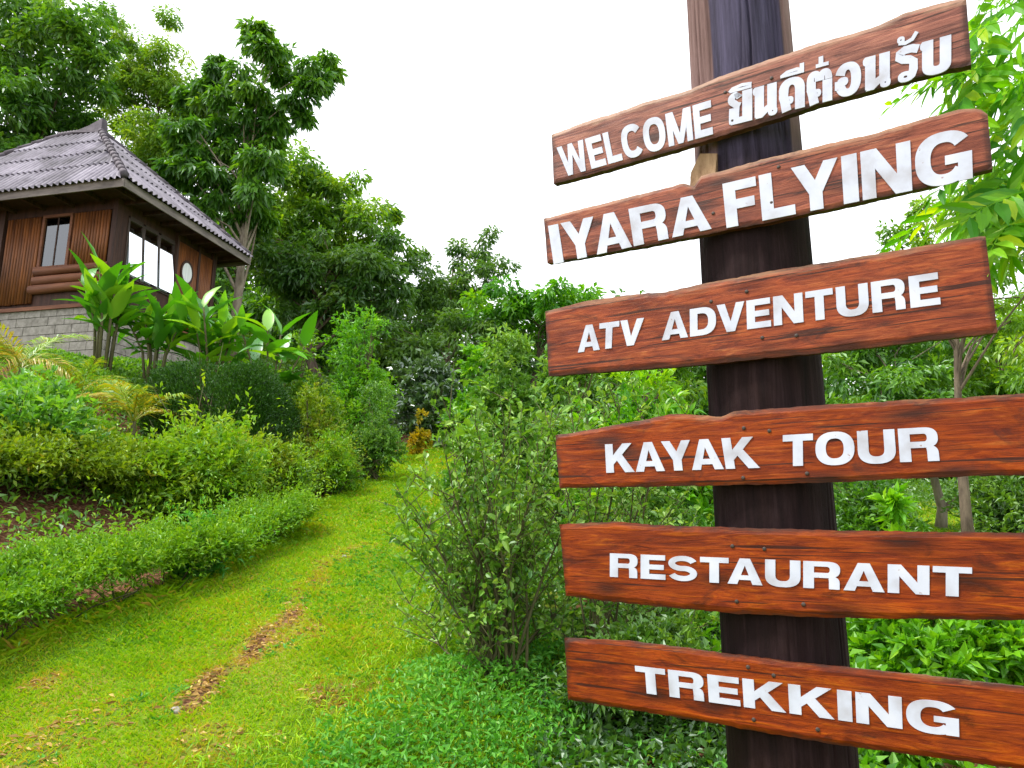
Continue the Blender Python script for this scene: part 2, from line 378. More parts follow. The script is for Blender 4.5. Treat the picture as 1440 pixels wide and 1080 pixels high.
def sprays(O, D, Len, per, spread=0.75):
    """leaf bases and axes along many short shoots"""
    m = len(O); n = m * per
    i = np.repeat(np.arange(m), per)
    s = rng.random(n) ** 0.8
    D = unit(D); sag = np.zeros((n, 3)); sag[:, 2] = -0.22 * s * s
    P = O[i] + (D[i] * s[:, None] + sag) * Len[i][:, None] + rng.normal(size=(n, 3)) * 0.035 * Len[i][:, None]
    A = D[i] * 0.75 + rng.normal(size=(n, 3)) * spread
    return P, A, i
def mound(name, label, cat, c, rx, ry, h, n, leafL, leafW, mat, group=None, seed=1, rough=0.25, freq=None, tone=0.0,
          droop=0.0, stems=9, hi=False, spike=0.0, box=False, inner=0.35, upb=0.5, gap=0.0, lobes=None, shoot=0.3, per=12):
    """a shrub: leafy shoots over several uneven lobes carried by branching stems"""
    c = np.asarray(c, float)
    t = thing(name, label, cat, c, group=group)
    if box:      # clipped: a continuous shell
        d = rdirs(n); d[:, 2] = np.abs(d[:, 2])
        q = np.sign(d) * np.abs(d) ** 0.55; d2 = q / np.max(np.abs(q), axis=1, keepdims=True) * (0.55 + 0.45 * np.max(np.abs(d), axis=1, keepdims=True))
        f = freq or 2.2 / max(0.3, min(rx, h))
        ln = lump(d2 * np.array([rx, ry, h]), f, seed)
        r = (1 + rough * ln) * (1 - inner * rng.random(n) ** 1.6) + 0.02 * np.maximum(0, rng.normal(size=n)) ** 2
        P = d2 * r[:, None] * np.array([rx, ry, h])
        A = unit(d * np.array([1 / rx, 1 / ry, 1 / h])) * 0.8 + rng.normal(size=(n, 3)) * 0.5; A[:, 2] += upb
        rs = 0.15 * ln + 0.16 * rng.normal(size=n)
    else:
        k = lobes or int(np.clip(5 + 7 * rx * h, 7, 22))
        rr = np.random.default_rng(seed)
        m = min(rx, h * 0.8)
        lr = m * (0.30 + 0.28 * rr.random(k))
        ld = unit(rr.normal(size=(k, 3))); ld[:, 2] = np.abs(ld[:, 2])
        f_ = 0.35 + 0.6 * rr.random(k)
        lc = ld * f_[:, None] * np.array([max(0.1, rx - 0.30 * m), max(0.1, ry - 0.30 * m), max(0.1, h - 0.38 * m)])
        lc[0] = (0, 0, max(0.1, h - lr[0] * 1.05)); lc[1] = (0.1 * rx, -0.15 * ry, 0.45 * h); lc[2] = (-0.35 * rx, -0.3 * ry, 0.3 * h); lc[3] = (0.4 * rx, -0.3 * ry, 0.3 * h)
        lr[1] = lr[2] = lr[3] = 0.5 * m
        ns = n // per
        li = rng.choice(k, ns, p=lr ** 2 / np.sum(lr ** 2))
        d = rdirs(ns); d[:, 2] += 0.15
        O = lc[li] + d * (lr[li] * (0.25 + 0.65 * rng.random(ns)))[:, None]
        DD = d * 0.9 + rng.normal(size=(ns, 3)) * 0.45; DD[:, 2] += upb - droop
        Len = shoot * m * (0.5 + rng.random(ns)) + spike * 3 * np.maximum(0, rng.normal(size=ns)) ** 2
        P, A, si = sprays(O, DD, Len, per)
        A[:, 2] += 0.15
        rs = (0.17 * rr.normal(size=k))[li][si] * 0.8 + (0.13 * rng.normal(size=ns))[si] + 0.10 * rng.normal(size=len(P))
    gz = H(P[:, 0] + c[0], P[:, 1] + c[1]) - c[2]
    P[:, 2] = np.where(P[:, 2] < gz + 0.02 * h, gz + 0.02 * h + rng.random(len(P)) * 0.12 * h, P[:, 2])
    m_ = len(P)
    ll = leafL * (0.65 + 0.7 * rng.random(m_))
    leaves('foliage', P, A, ll, ll * leafW / leafL, M[mat], t, 0.42 + tone + rs, hi=hi)
    for k in range(stems):
        mb = MB()
        e = P[rng.integers(m_)]
        b0 = np.array([rng.normal() * 0.12 * rx, rng.normal() * 0.12 * ry, 0]); b0[2] = H(c[0] + b0[0], c[1] + b0[1]) - c[2] - 0.03
        mid = b0 * 0.5 + e * 0.5 + np.array([0, 0, 0.1 * h]); r0 = max(0.006, 0.012 * h)
        mb.tube([b0, mid, e], [r0, r0 * 0.7, r0 * 0.25], 5, False)
        for q in range(2):
            e2 = e + rng.normal(size=3) * 0.2 * min(rx, h)
            mb.tube([mid, mid * 0.4 + e2 * 0.6, e2], [r0 * 0.6, r0 * 0.4, r0 * 0.2], 4, False)
        mb.build('stem', M['twig'], t, True)
    return t

def hedge(name, label, pts, width, height, dens, leafL, leafW, mat, seed=1, group=None, rough=0.3, tone=0.0, lift=0.0, shoot=0.13, per=9):
    """clipped hedge along a ground polyline: leaves through the shell of a lumpy rounded bank, woody stems below"""
    pts = np.array(pts, float); c = np.array([pts[0, 0], pts[0, 1], float(H(pts[0, 0], pts[0, 1]))])
    t = thing(name, label, 'hedge', c, group=group)
    seg = np.linalg.norm(np.diff(pts, axis=0), axis=1); cum = np.concatenate([[0], np.cumsum(seg)]); Lt = cum[-1]
    n = int(Lt * (width + 2 * height) * dens / per)
    s = rng.random(n) * Lt
    X = np.interp(s, cum, pts[:, 0]); Y = np.interp(s, cum, pts[:, 1])
    tx = np.interp(s + 0.05, cum, pts[:, 0]) - np.interp(s - 0.05, cum, pts[:, 0]); ty = np.interp(s + 0.05, cum, pts[:, 1]) - np.interp(s - 0.05, cum, pts[:, 1])
    ln_ = np.hypot(tx, ty) + 1e-9; nxv, nyv = ty / ln_, -tx / ln_
    th = rng.random(n) * math.pi
    low = (np.abs(np.sin(th)) < 0.42) & (rng.random(n) < 0.85); th = np.where(low, math.pi / 2 + rng.normal(size=n) * 0.5, th)
    cx = np.sign(np.cos(th)) * np.abs(np.cos(th)) ** 0.6; cz = np.abs(np.sin(th)) ** 0.6
    Q = np.stack([X, Y, th * 0.7], 1)
    ln = lump(Q, 3.2, seed); ln2 = lump(np.stack([X, Y, 0 * X], 1), 1.7, seed + 3)
    end = np.minimum(s, Lt - s); ef = np.sqrt(np.clip(end / (0.6 * width), 0.02, 1))
    r = (1 + rough * ln) * (0.95 - 0.45 * rng.random(n) ** 1.4)
    hh = height * np.clip(1 + 0.8 * ln2 + 0.3 * lump(np.stack([X, Y, 0 * X], 1), 5.0, seed + 7), 0.45, 1.7) * (0.55 + 0.45 * ef)
    lat = cx * r * width * 0.5 * ef * (1 + 0.4 * ln2) * (0.72 + 0.28 * np.minimum(1, cz * 1.3))
    px = X + nxv * lat; py = Y + nyv * lat
    pz = H(px, py) + lift + cz * r * (hh - lift)
    O = np.stack([px, py, pz], 1) - c
    DD = np.stack([nxv * cx, nyv * cx, cz * 0.8 + 0.35], 1) + rng.normal(size=(n, 3)) * 0.4
    ok = (ln + 0.25 * rng.normal(size=n) > -0.42); O = O[ok]; DD = DD[ok]; Q = Q[ok]; ln2 = ln2[ok]; n = len(O)
    P, A, si = sprays(O, DD, shoot * (0.5 + rng.random(n) + 0.5 * np.maximum(0, rng.normal(size=n)) ** 2), per, 0.6)
    rnd = (0.42 + tone + 0.2 * ln2 + 0.14 * lump(Q, 6, seed + 9) + 0.12 * rng.normal(size=n))[si] + 0.10 * rng.normal(size=len(P)); n = len(P)
    P[:, 2] = np.maximum(P[:, 2], H(P[:, 0] + c[0], P[:, 1] + c[1]) - c[2] + 0.01)
    ll = leafL * (0.65 + 0.7 * rng.random(n))
    leaves('foliage', P, A, ll, ll * leafW / leafL, M[mat], t, rnd)
    k = int(Lt / 0.22)
    mb = MB()
    for j in range(k):
        ss = (j + rng.random()) / k * Lt
        x = np.interp(ss, cum, pts[:, 0]); y = np.interp(ss, cum, pts[:, 1])
        z = float(H(x, y)); b = np.array([x, y, z - 0.03]) - c
        for q in range(3):
            e = b + np.array([rng.normal() * width * 0.25, rng.normal() * width * 0.25, height * (0.5 + 0.35 * rng.random())])
            mb.tube([b, (b + e) / 2 + rng.normal(size=3) * 0.03, e], [0.008, 0.006, 0.002], 4, False)
    mb.build('stems', M['twig'], t, True)['kind'] = 'stuff'
    return t
def gp(*pxs): return [ground_px(*p)[:2] for p in pxs]

# ------------------------------------------------------------------ signpost
def wood_board_mat():
    m, n, out = newmat('varnished_board')
    tc = N(n, 'ShaderNodeTexCoord'); oi = N(n, 'ShaderNodeObjectInfo')
    cmb = N(n, 'ShaderNodeMath', operation='MULTIPLY'); n.links.new(oi.outputs['Random'], cmb.inputs[0]); cmb.inputs[1].default_value = 37.0
    va = N(n, 'ShaderNodeVectorMath', operation='ADD'); n.links.new(tc.outputs['Object'], va.inputs[0]); n.links.new(cmb.outputs[0], va.inputs[1])
    def noise(sc, scale, detail=6, dist=0.0, rough=0.6):
        mp = N(n, 'ShaderNodeMapping'); mp.inputs['Scale'].default_value = sc; n.links.new(va.outputs[0], mp.inputs[0])
        q = N(n, 'ShaderNodeTexNoise'); q.inputs['Scale'].default_value = scale; q.inputs['Detail'].default_value = detail
        q.inputs['Distortion'].default_value = dist; q.inputs['Roughness'].default_value = rough
        n.links.new(mp.outputs[0], q.inputs[0]); return q
    grain = noise((1.5, 1, 15), 5.0, 10, 1.1, 0.72)
    fine = noise((3, 1, 120), 5.0, 5, 0.2, 0.7)
    blot = noise((1.0, 1, 3.2), 4.5, 5, 1.2, 0.6)
    stain = noise((0.8, 1, 2.2), 7.0, 7, 1.6, 0.65)
    r = ramp(n, [(0.28, (0.07, 0.010, 0.003)), (0.42, (0.19, 0.027, 0.005)), (0.56, (0.34, 0.062, 0.009)), (0.72, (0.5, 0.15, 0.03))], grain.outputs[0])
    rb = ramp(n, [(0.3, (0.55, 0.46, 0.42)), (0.5, (1, 1, 1)), (0.68, (1.25, 1.2, 1.1))], blot.outputs[0])
    mx = N(n, 'ShaderNodeMix', data_type='RGBA', blend_type='MULTIPLY'); mx.inputs[0].default_value = 0.9
    n.links.new(r.outputs[0], mx.inputs[6]); n.links.new(rb.outputs[0], mx.inputs[7])
    rf = ramp(n, [(0.35, (0.6, 0.55, 0.5)), (0.55, (1, 1, 1))], fine.outputs[0])
    mx2 = N(n, 'ShaderNodeMix', data_type='RGBA', blend_type='MULTIPLY'); mx2.inputs[0].default_value = 0.6
    n.links.new(mx.outputs[2], mx2.inputs[6]); n.links.new(rf.outputs[0], mx2.inputs[7])
    rs = ramp(n, [(0.56, (0, 0, 0)), (0.72, (0.88, 0.88, 0.88))], stain.outputs[0])
    mx3 = N(n, 'ShaderNodeMix', data_type='RGBA'); n.links.new(rs.outputs[0], mx3.inputs[0])
    n.links.new(mx2.outputs[2], mx3.inputs[6]); mx3.inputs[7].default_value = (0.035, 0.014, 0.010, 1)
    # knots: stretched dark eyes
    sx = N(n, 'ShaderNodeSeparateXYZ'); n.links.new(va.outputs[0], sx.inputs[0]); cx_ = N(n, 'ShaderNodeCombineXYZ'); n.links.new(sx.outputs[0], cx_.inputs[0]); n.links.new(sx.outputs[2], cx_.inputs[1])
    mpk = N(n, 'ShaderNodeMapping'); mpk.inputs['Scale'].default_value = (2.8, 9.0, 1); n.links.new(cx_.outputs[0], mpk.inputs[0])
    dn_ = N(n, 'ShaderNodeTexNoise'); dn_.inputs['Scale'].default_value = 3.0; n.links.new(mpk.outputs[0], dn_.inputs[0])
    mk = N(n, 'ShaderNodeMix', data_type='VECTOR'); mk.inputs[0].default_value = 0.12; n.links.new(mpk.outputs[0], mk.inputs[4]); n.links.new(dn_.outputs[1], mk.inputs[5])
    vo = N(n, 'ShaderNodeTexVoronoi', voronoi_dimensions='2D'); vo.inputs['Scale'].default_value = 1.0; n.links.new(mk.outputs[1], vo.inputs['Vector'])
    rk = ramp(n, [(0.04, (0.85, 0.85, 0.85)), (0.09, (0.55, 0.55, 0.55)), (0.2, (0, 0, 0))], vo.outputs['Distance'])
    mx4 = N(n, 'ShaderNodeMix', data_type='RGBA'); n.links.new(rk.outputs[0], mx4.inputs[0]); n.links.new(mx3.outputs[2], mx4.inputs[6]); mx4.inputs[7].default_value = (0.045, 0.014, 0.009, 1)
    # long drying checks
    chk = noise((0.9, 1, 40), 3.0, 3, 0.3, 0.5)
    rc = ramp(n, [(0.615, (0, 0, 0)), (0.64, (0.85, 0.85, 0.85))], chk.outputs[0])
    mx5 = N(n, 'ShaderNodeMix', data_type='RGBA'); n.links.new(rc.outputs[0], mx5.inputs[0]); n.links.new(mx4.outputs[2], mx5.inputs[6]); mx5.inputs[7].default_value = (0.03, 0.011, 0.008, 1)
    # grime worn into the sawn edges, pale scuffs in places
    ae = N(n, 'ShaderNodeAttribute', attribute_name='edge')
    em = N(n, 'ShaderNodeMath', operation='MULTIPLY'); n.links.new(ae.outputs['Fac'], em.inputs[0]); n.links.new(stain.outputs[0], em.inputs[1])
    er = ramp(n, [(0.22, (0, 0, 0)), (0.5, (0.85, 0.85, 0.85))], em.outputs[0])
    mx6 = N(n, 'ShaderNodeMix', data_type='RGBA'); n.links.new(er.outputs[0], mx6.inputs[0]); n.links.new(mx5.outputs[2], mx6.inputs[6]); mx6.inputs[7].default_value = (0.05, 0.022, 0.016, 1)
    # tan bare wood where the varnish has worn off the upper edge and in odd streaks
    aw = N(n, 'ShaderNodeAttribute', attribute_name='wear')
    wn = noise((1.0, 1, 5), 9.0, 8, 0.8, 0.7)
    wm = N(n, 'ShaderNodeMath', operation='ADD'); n.links.new(aw.outputs['Fac'], wm.inputs[0]); n.links.new(wn.outputs[0], wm.inputs[1])
    wr = ramp(n, [(0.70, (0, 0, 0)), (0.95, (0.75, 0.75, 0.75))], wm.outputs[0])
    mx7 = N(n, 'ShaderNodeMix', data_type='RGBA'); n.links.new(wr.outputs[0], mx7.inputs[0]); n.links.new(mx6.outputs[2], mx7.inputs[6]); mx7.inputs[7].default_value = (0.40, 0.19, 0.085, 1)
    mx3 = mx7
    # weathering differs between boards
    hv = N(n, 'ShaderNodeHueSaturation'); n.links.new(mx3.outputs[2], hv.inputs['Color'])
    at_ = N(n, 'ShaderNodeAttribute', attribute_name='fade', attribute_type='OBJECT')
    sa = N(n, 'ShaderNodeMapRange'); sa.inputs[3].default_value = 1.1; sa.inputs[4].default_value = 0.72; n.links.new(at_.outputs['Fac'], sa.inputs[0]); n.links.new(sa.outputs[0], hv.inputs['Saturation'])
    va2 = N(n, 'ShaderNodeMapRange'); va2.inputs[3].default_value = 0.72; va2.inputs[4].default_value = 0.86; n.links.new(at_.outputs['Fac'], va2.inputs[0]); n.links.new(va2.outputs[0], hv.inputs['Value'])
    b = N(n, 'ShaderNodeBsdfPrincipled'); n.links.new(hv.outputs[0], b.inputs['Base Color'])
    rr = N(n, 'ShaderNodeMapRange'); rr.inputs[3].default_value = 0.38; rr.inputs[4].default_value = 0.7; n.links.new(blot.outputs[0], rr.inputs[0]); n.links.new(rr.outputs[0], b.inputs['Roughness'])
    b.inputs['Specular IOR Level'].default_value = 0.18
    bp = N(n, 'ShaderNodeBump'); bp.inputs['Strength'].default_value = 0.35; bp.inputs['Distance'].default_value = 0.004
    n.links.new(grain.outputs[0], bp.inputs['Height'])
    bp2 = N(n, 'ShaderNodeBump'); bp2.inputs['Strength'].default_value = 0.3; bp2.inputs['Distance'].default_value = 0.002
    n.links.new(fine.outputs[0], bp2.inputs['Height']); n.links.new(bp.outputs[0], bp2.inputs['Normal']); n.links.new(bp2.outputs[0], b.inputs['Normal'])
    n.links.new(b.outputs[0], out.inputs[0]); return m
def post_mat():
    m, n, out = newmat('weathered_post')
    tc = N(n, 'ShaderNodeTexCoord')
    def noise(sc, scale, detail=7, dist=0.4):
        mp = N(n, 'ShaderNodeMapping'); mp.inputs['Scale'].default_value = sc; n.links.new(tc.outputs['Object'], mp.inputs[0])
        q = N(n, 'ShaderNodeTexNoise'); q.inputs['Scale'].default_value = scale; q.inputs['Detail'].default_value = detail; q.inputs['Distortion'].default_value = dist
        q.inputs['Roughness'].default_value = 0.7
        n.links.new(mp.outputs[0], q.inputs[0]); return q
    st = noise((1, 1, 0.05), 42.0); bl = noise((1, 1, 0.4), 5.0); sp = noise((1, 1, 0.7), 90.0, 4)
    r = ramp(n, [(0.25, (0.005, 0.003, 0.003)), (0.5, (0.015, 0.008, 0.008)), (0.75, (0.036, 0.022, 0.022))], st.outputs[0])
    rb = ramp(n, [(0.35, (0.7, 0.55, 0.5)), (0.62, (1.2, 1.2, 1.35))], bl.outputs[0])
    mx = N(n, 'ShaderNodeMix', data_type='RGBA', blend_type='MULTIPLY'); mx.inputs[0].default_value = 1
    n.links.new(r.outputs[0], mx.inputs[6]); n.links.new(rb.outputs[0], mx.inputs[7])
    # bare pinkish sapwood strips (attribute) where the bark has gone near the top
    at_ = N(n, 'ShaderNodeAttribute', attribute_name='sap')
    rs = ramp(n, [(0.3, (0.10, 0.055, 0.05)), (0.7, (0.26, 0.17, 0.16))], st.outputs[0])
    mx2 = N(n, 'ShaderNodeMix', data_type='RGBA'); n.links.new(at_.outputs['Fac'], mx2.inputs[0])
    n.links.new(mx.outputs[2], mx2.inputs[6]); n.links.new(rs.outputs[0], mx2.inputs[7])
    rg = ramp(n, [(0.3, (0.014, 0.012, 0.02)), (0.7, (0.095, 0.085, 0.15))], st.outputs[0])  # bluish sky reflection painted into the upper part of the post
    ag = N(n, 'ShaderNodeAttribute', attribute_name='grey')
    mx3 = N(n, 'ShaderNodeMix', data_type='RGBA'); n.links.new(ag.outputs['Fac'], mx3.inputs[0])
    n.links.new(mx2.outputs[2], mx3.inputs[6]); n.links.new(rg.outputs[0], mx3.inputs[7])
    b = N(n, 'ShaderNodeBsdfPrincipled'); b.inputs['Roughness'].default_value = 0.8; b.inputs['Specular IOR Level'].default_value = 0.1
    n.links.new(mx3.outputs[2], b.inputs['Base Color'])
    bp = N(n, 'ShaderNodeBump'); bp.inputs['Strength'].default_value = 0.6; bp.inputs['Distance'].default_value = 0.008
    n.links.new(st.outputs[0], bp.inputs['Height'])
    bp2 = N(n, 'ShaderNodeBump'); bp2.inputs['Strength'].default_value = 0.35; bp2.inputs['Distance'].default_value = 0.003
    n.links.new(sp.outputs[0], bp2.inputs['Height']); n.links.new(bp.outputs[0], bp2.inputs['Normal']); n.links.new(bp2.outputs[0], b.inputs['Normal'])
    n.links.new(b.outputs[0], out.inputs[0]); return m
M['board'] = wood_board_mat(); M['post'] = post_mat()
def letter_mat():
    m, n, out = newmat('white_letter')
    geo = N(n, 'ShaderNodeNewGeometry')
    a = N(n, 'ShaderNodeTexNoise'); a.inputs['Scale'].default_value = 14; a.inputs['Detail'].default_value = 6
    c = N(n, 'ShaderNodeTexNoise'); c.inputs['Scale'].default_value = 75; c.inputs['Detail'].default_value = 8; c.inputs['Roughness'].default_value = 0.7
    for q in (a, c): n.links.new(geo.outputs['Position'], q.inputs[0])
    r = ramp(n, [(0.3, (0.34, 0.34, 0.39)), (0.5, (0.45, 0.48, 0.58)), (0.7, (0.52, 0.54, 0.62))], a.outputs[0])
    k = ramp(n, [(0.66, (0, 0, 0)), (0.70, (1, 1, 1))], c.outputs[0])
    x = N(n, 'ShaderNodeMix', data_type='RGBA'); n.links.new(k.outputs[0], x.inputs[0]); n.links.new(r.outputs[0], x.inputs[6]); x.inputs[7].default_value = (0.22, 0.10, 0.06, 1)
    b = N(n, 'ShaderNodeBsdfPrincipled'); b.inputs['Roughness'].default_value = 0.5; n.links.new(x.outputs[2], b.inputs['Base Color']); n.links.new(b.outputs[0], out.inputs[0]); return m
M['letter'] = letter_mat()
M['nail'] = rough_mat('nail_head', (0.02, 0.015, 0.012), (0.07, 0.05, 0.04), 200, 0.6, 0.1)
M['brokenwood'] = rough_mat('broken_wood', (0.16, 0.09, 0.045), (0.42, 0.28, 0.16), 30, 0.85, 0.6, (1, 1, 0.25))

SAZ = R(-58.3)
sd_ = np.array([math.sin(SAZ), math.cos(SAZ), 0]); se = -sd_            # se: along the boards, to the right
sn = np.array([-se[1], se[0], 0])                                        # away from the camera
P0 = at(1090, 739, 1.6)
def on_sign(px, py):
    d = ray(px, py); t = ((P0 - CAM) @ sn) / (d @ sn); p = CAM + d * t
    return p
def proj(p):
    q = np.asarray(p) - CAM; f = q[1] * cp + q[2] * sp_; v = -q[1] * sp_ + q[2] * cp
    return 720 + FPX * q[0] / f, 540 - FPX * v / f
TH = 0.026; PR = 0.132
# post axis: behind the boards, seen centred on column 1086 at row 710
best = min((abs(proj(P0 + se * s + sn * (TH + PR * 0.985) + np.array([0, 0, 0.045]))[0] - 1086), s) for s in np.linspace(-0.5, 0.5, 2001))[1]
PC = P0 + se * best + sn * (TH + PR * 0.985)
PC[2] = float(H(PC[0], PC[1]))
sign = thing('wooden_signpost', 'dark log signpost carrying six reddish brown boards with white lettering', 'signpost', PC, math.atan2(se[1], se[0]))
def sl(p): q = np.asarray(p) - PC; return np.array([q @ se, q @ sn, q[2]])
def spx(px, py): return sl(on_sign(px, py))
YF = spx(1090, 739)[1]

def build_post():
    ns, nz = 300, 130
    z0, z1 = -0.25, 3.5
    r = np.random.default_rng(3)
    a = (np.arange(ns) * 2 * math.pi / ns)[None, :]; z = np.linspace(z0, z1, nz)[:, None]
    rad = PR * (1.06 - 0.035 * z / 1.5) * (1 + 0.018 * np.sin(2 * a + 1.3 + 0.3 * z) + 0.012 * np.sin(5 * a + z) + 0.006 * np.sin(11 * a - 2 * z))
    up = sstep(1.95, 2.2, z)
    for k in range(90):
        top = k < 55
        ca, cw, cd = r.uniform(0, 6.283), r.uniform(0.012, 0.035), r.uniform(0.004, 0.016)
        cz, cl = (r.uniform(2.1, z1), r.uniform(0.3, 1.2)) if top else (r.uniform(0, 2.2), r.uniform(0.2, 0.8))
        da = (a - ca - 0.05 * np.sin(z * 3 + ca * 5) - 0.02 * np.sin(z * 13 + ca * 9) + math.pi) % (2 * math.pi) - math.pi
        rad = rad - cd * (0.9 * up + 0.1 if top else 0.45) * np.exp(-(da / cw) ** 2 * 2.5) * np.clip(1 - (np.abs(z - cz) / cl) ** 2, 0, 1)
    fa = ((a + math.pi / 2 + math.pi) % (2 * math.pi)) - math.pi - 0.30     # local -y faces the camera
    edge = sstep(0.72, 0.8, np.abs(fa + 0.06 * np.sin(z * 2.2))) * up
    rad = rad * (1 - 0.06 * up * (1 - sstep(0.70, 0.8, np.abs(fa))))
    V = np.stack([rad * np.cos(a), rad * np.sin(a), z + 0 * a], -1).reshape(-1, 3)
    V = np.concatenate([V, [[0, 0, z1 + 0.03]]])
    i = np.arange(nz - 1)[:, None] * ns; k = np.arange(ns)[None]; k2 = (k + 1) % ns
    F = np.stack([i + k, i + k2, i + ns + k2, i + ns + k], -1).reshape(-1, 4)
    cap = [((nz-1)*ns+q, (nz-1)*ns+(q+1) % ns, len(V)-1) for q in range(ns)]
    me = bpy.data.meshes.new('post'); me.from_pydata(V.tolist(), [], F.tolist() + cap); me.update()
    me.polygons.foreach_set('use_smooth', [True] * len(me.polygons))
    for nm, arr in (('sap', edge * 0.9), ('grey', (1 - edge) * up * 0.95)):
        q = me.attributes.new(nm, 'FLOAT', 'POINT'); q.data.foreach_set('value', np.append(arr.ravel(), 0.2).astype(np.float32))
    return obj('post', me, M['post'], sign)
build_post()

def build_board(top, bot, label, fade, seed, ext=None):
    r = np.random.default_rng(seed)
    T = np.array([spx(*p) for p in top])[:, [0, 2]]; B = np.array([spx(*p) for p in bot])[:, [0, 2]]
    nX, nZ = 110, 15
    def bump(x, k):
        return sum(0.0011 * math.sin(x * f + ph) for f, ph in zip((31, 57, 93, 160), r.random(4) * 6 + k))
    seedt = r.random(4) * 6; seedb = r.random(4) * 6
    V = []
    for i in range(nX):
        u = i / (nX - 1)
        xt = T[0, 0] + (T[-1, 0] - T[0, 0]) * u; xb = B[0, 0] + (B[-1, 0] - B[0, 0]) * u
        zt = np.interp(xt, T[:, 0], T[:, 1]) + sum(0.0004 * math.sin(xt * f + ph) for f, ph in zip((13, 37, 93, 210), seedt)) + r.normal() * 0.0003
        zb = np.interp(xb, B[:, 0], B[:, 1]) + sum(0.0004 * math.sin(xb * f + ph) for f, ph in zip((11, 41, 99, 190), seedb)) + r.normal() * 0.0003
        e = 0.003 * (1 if 0 < i < nX - 1 else 0.3)
        loop = []
        for j in range(nZ):
            v = j / (nZ - 1); ins = 0.0035 if j in (0, nZ - 1) else 0
            if i in (0, nX - 1): ins = 0.003
            wz = zb + (zt - zb) * (v if 0 < j < nZ - 1 else v)
            loop.append((xb + (xt - xb) * v, YF + ins + 0.0006 * math.sin(xt * 40 + v * 9 + seed), wz))
        loop.append((xt, YF + TH, zt - 0.002)); loop.append((xb, YF + TH, zb + 0.002))
        V += loop
    k = nZ + 2
    c0 = np.array([V[0][0], YF, V[0][2]])
    F = []
    for i in range(nX - 1):
        for j in range(k):
            F.append((i*k+j, (i+1)*k+j, (i+1)*k+(j+1) % k, i*k+(j+1) % k))
    F.append(tuple(range(k))); F.append(tuple(range((nX-1)*k, nX*k))[::-1])
    V = [tuple(np.array(p) - c0) for p in V]
    me = bpy.data.meshes.new('board'); me.from_pydata(V, [], F); me.update()
    ed = []
    for i in range(nX):
        for j in range(k):
            v = j / (nZ - 1) if j < nZ else 0.0
            ee = 1.0 if j >= nZ else max(0.0, 1 - min(v, 1 - v) / 0.14)
            ed.append(max(ee, 1 - min(i, nX - 1 - i) / 3.0))
    q_ = me.attributes.new('edge', 'FLOAT', 'POINT'); q_.data.foreach_set('value', ed)
    we = []
    for i in range(nX):
        for j in range(k): we.append((max(0.0, ((j / (nZ - 1)) - 0.80) / 0.2) if j < nZ else 0.4) * 0.42 * (0.4 + fade))
    q_ = me.attributes.new('wear', 'FLOAT', 'POINT'); q_.data.foreach_set('value', we)
    o = obj('board', me, M['board'], sign); o.location = c0; o['label'] = label; o['fade'] = fade
    return o, c0

# glyphs: pieces in a box of height 1; every piece a polygon strip
def rect(x0, y0, x1, y1): return ([(x0, y0), (x1, y0), (x1, y1), (x0, y1)], None)
def poly(*p): return (list(p), None)
def ring(cx, cy, rx, ry, tx, ty, a0=0, a1=360, ex=2.4, n=40):
    o, i_ = [], []
    for k in range(n + 1):
        a = R(a0 + (a1 - a0) * k / n); c, s = math.cos(a), math.sin(a)
        q = 2 / ex; fc = math.copysign(abs(c) ** q, c); fs = math.copysign(abs(s) ** q, s)
        o.append((cx + rx * fc, cy + ry * fs)); i_.append((cx + (rx - tx) * fc, cy + (ry - ty) * fs))
    return (o, i_)
def ribbon(pts, w):
    pts = [np.array(p, float) for p in pts]; o, i_ = [], []
    for k, p in enumerate(pts):
        t = pts[min(k + 1, len(pts) - 1)] - pts[max(k - 1, 0)]; t /= np.linalg.norm(t) + 1e-9
        nn = np.array([-t[1], t[0]]) * (w[k] if isinstance(w, (list, tuple)) else w) * 0.5
        o.append(tuple(p + nn)); i_.append(tuple(p - nn))
    return (o, i_)
def arc(cx, cy, rx, ry, a0, a1, n=14): return [(cx + rx * math.cos(R(a0 + (a1 - a0) * k / n)), cy + ry * math.sin(R(a0 + (a1 - a0) * k / n))) for k in range(n + 1)]
V_, H_ = 0.27, 0.21
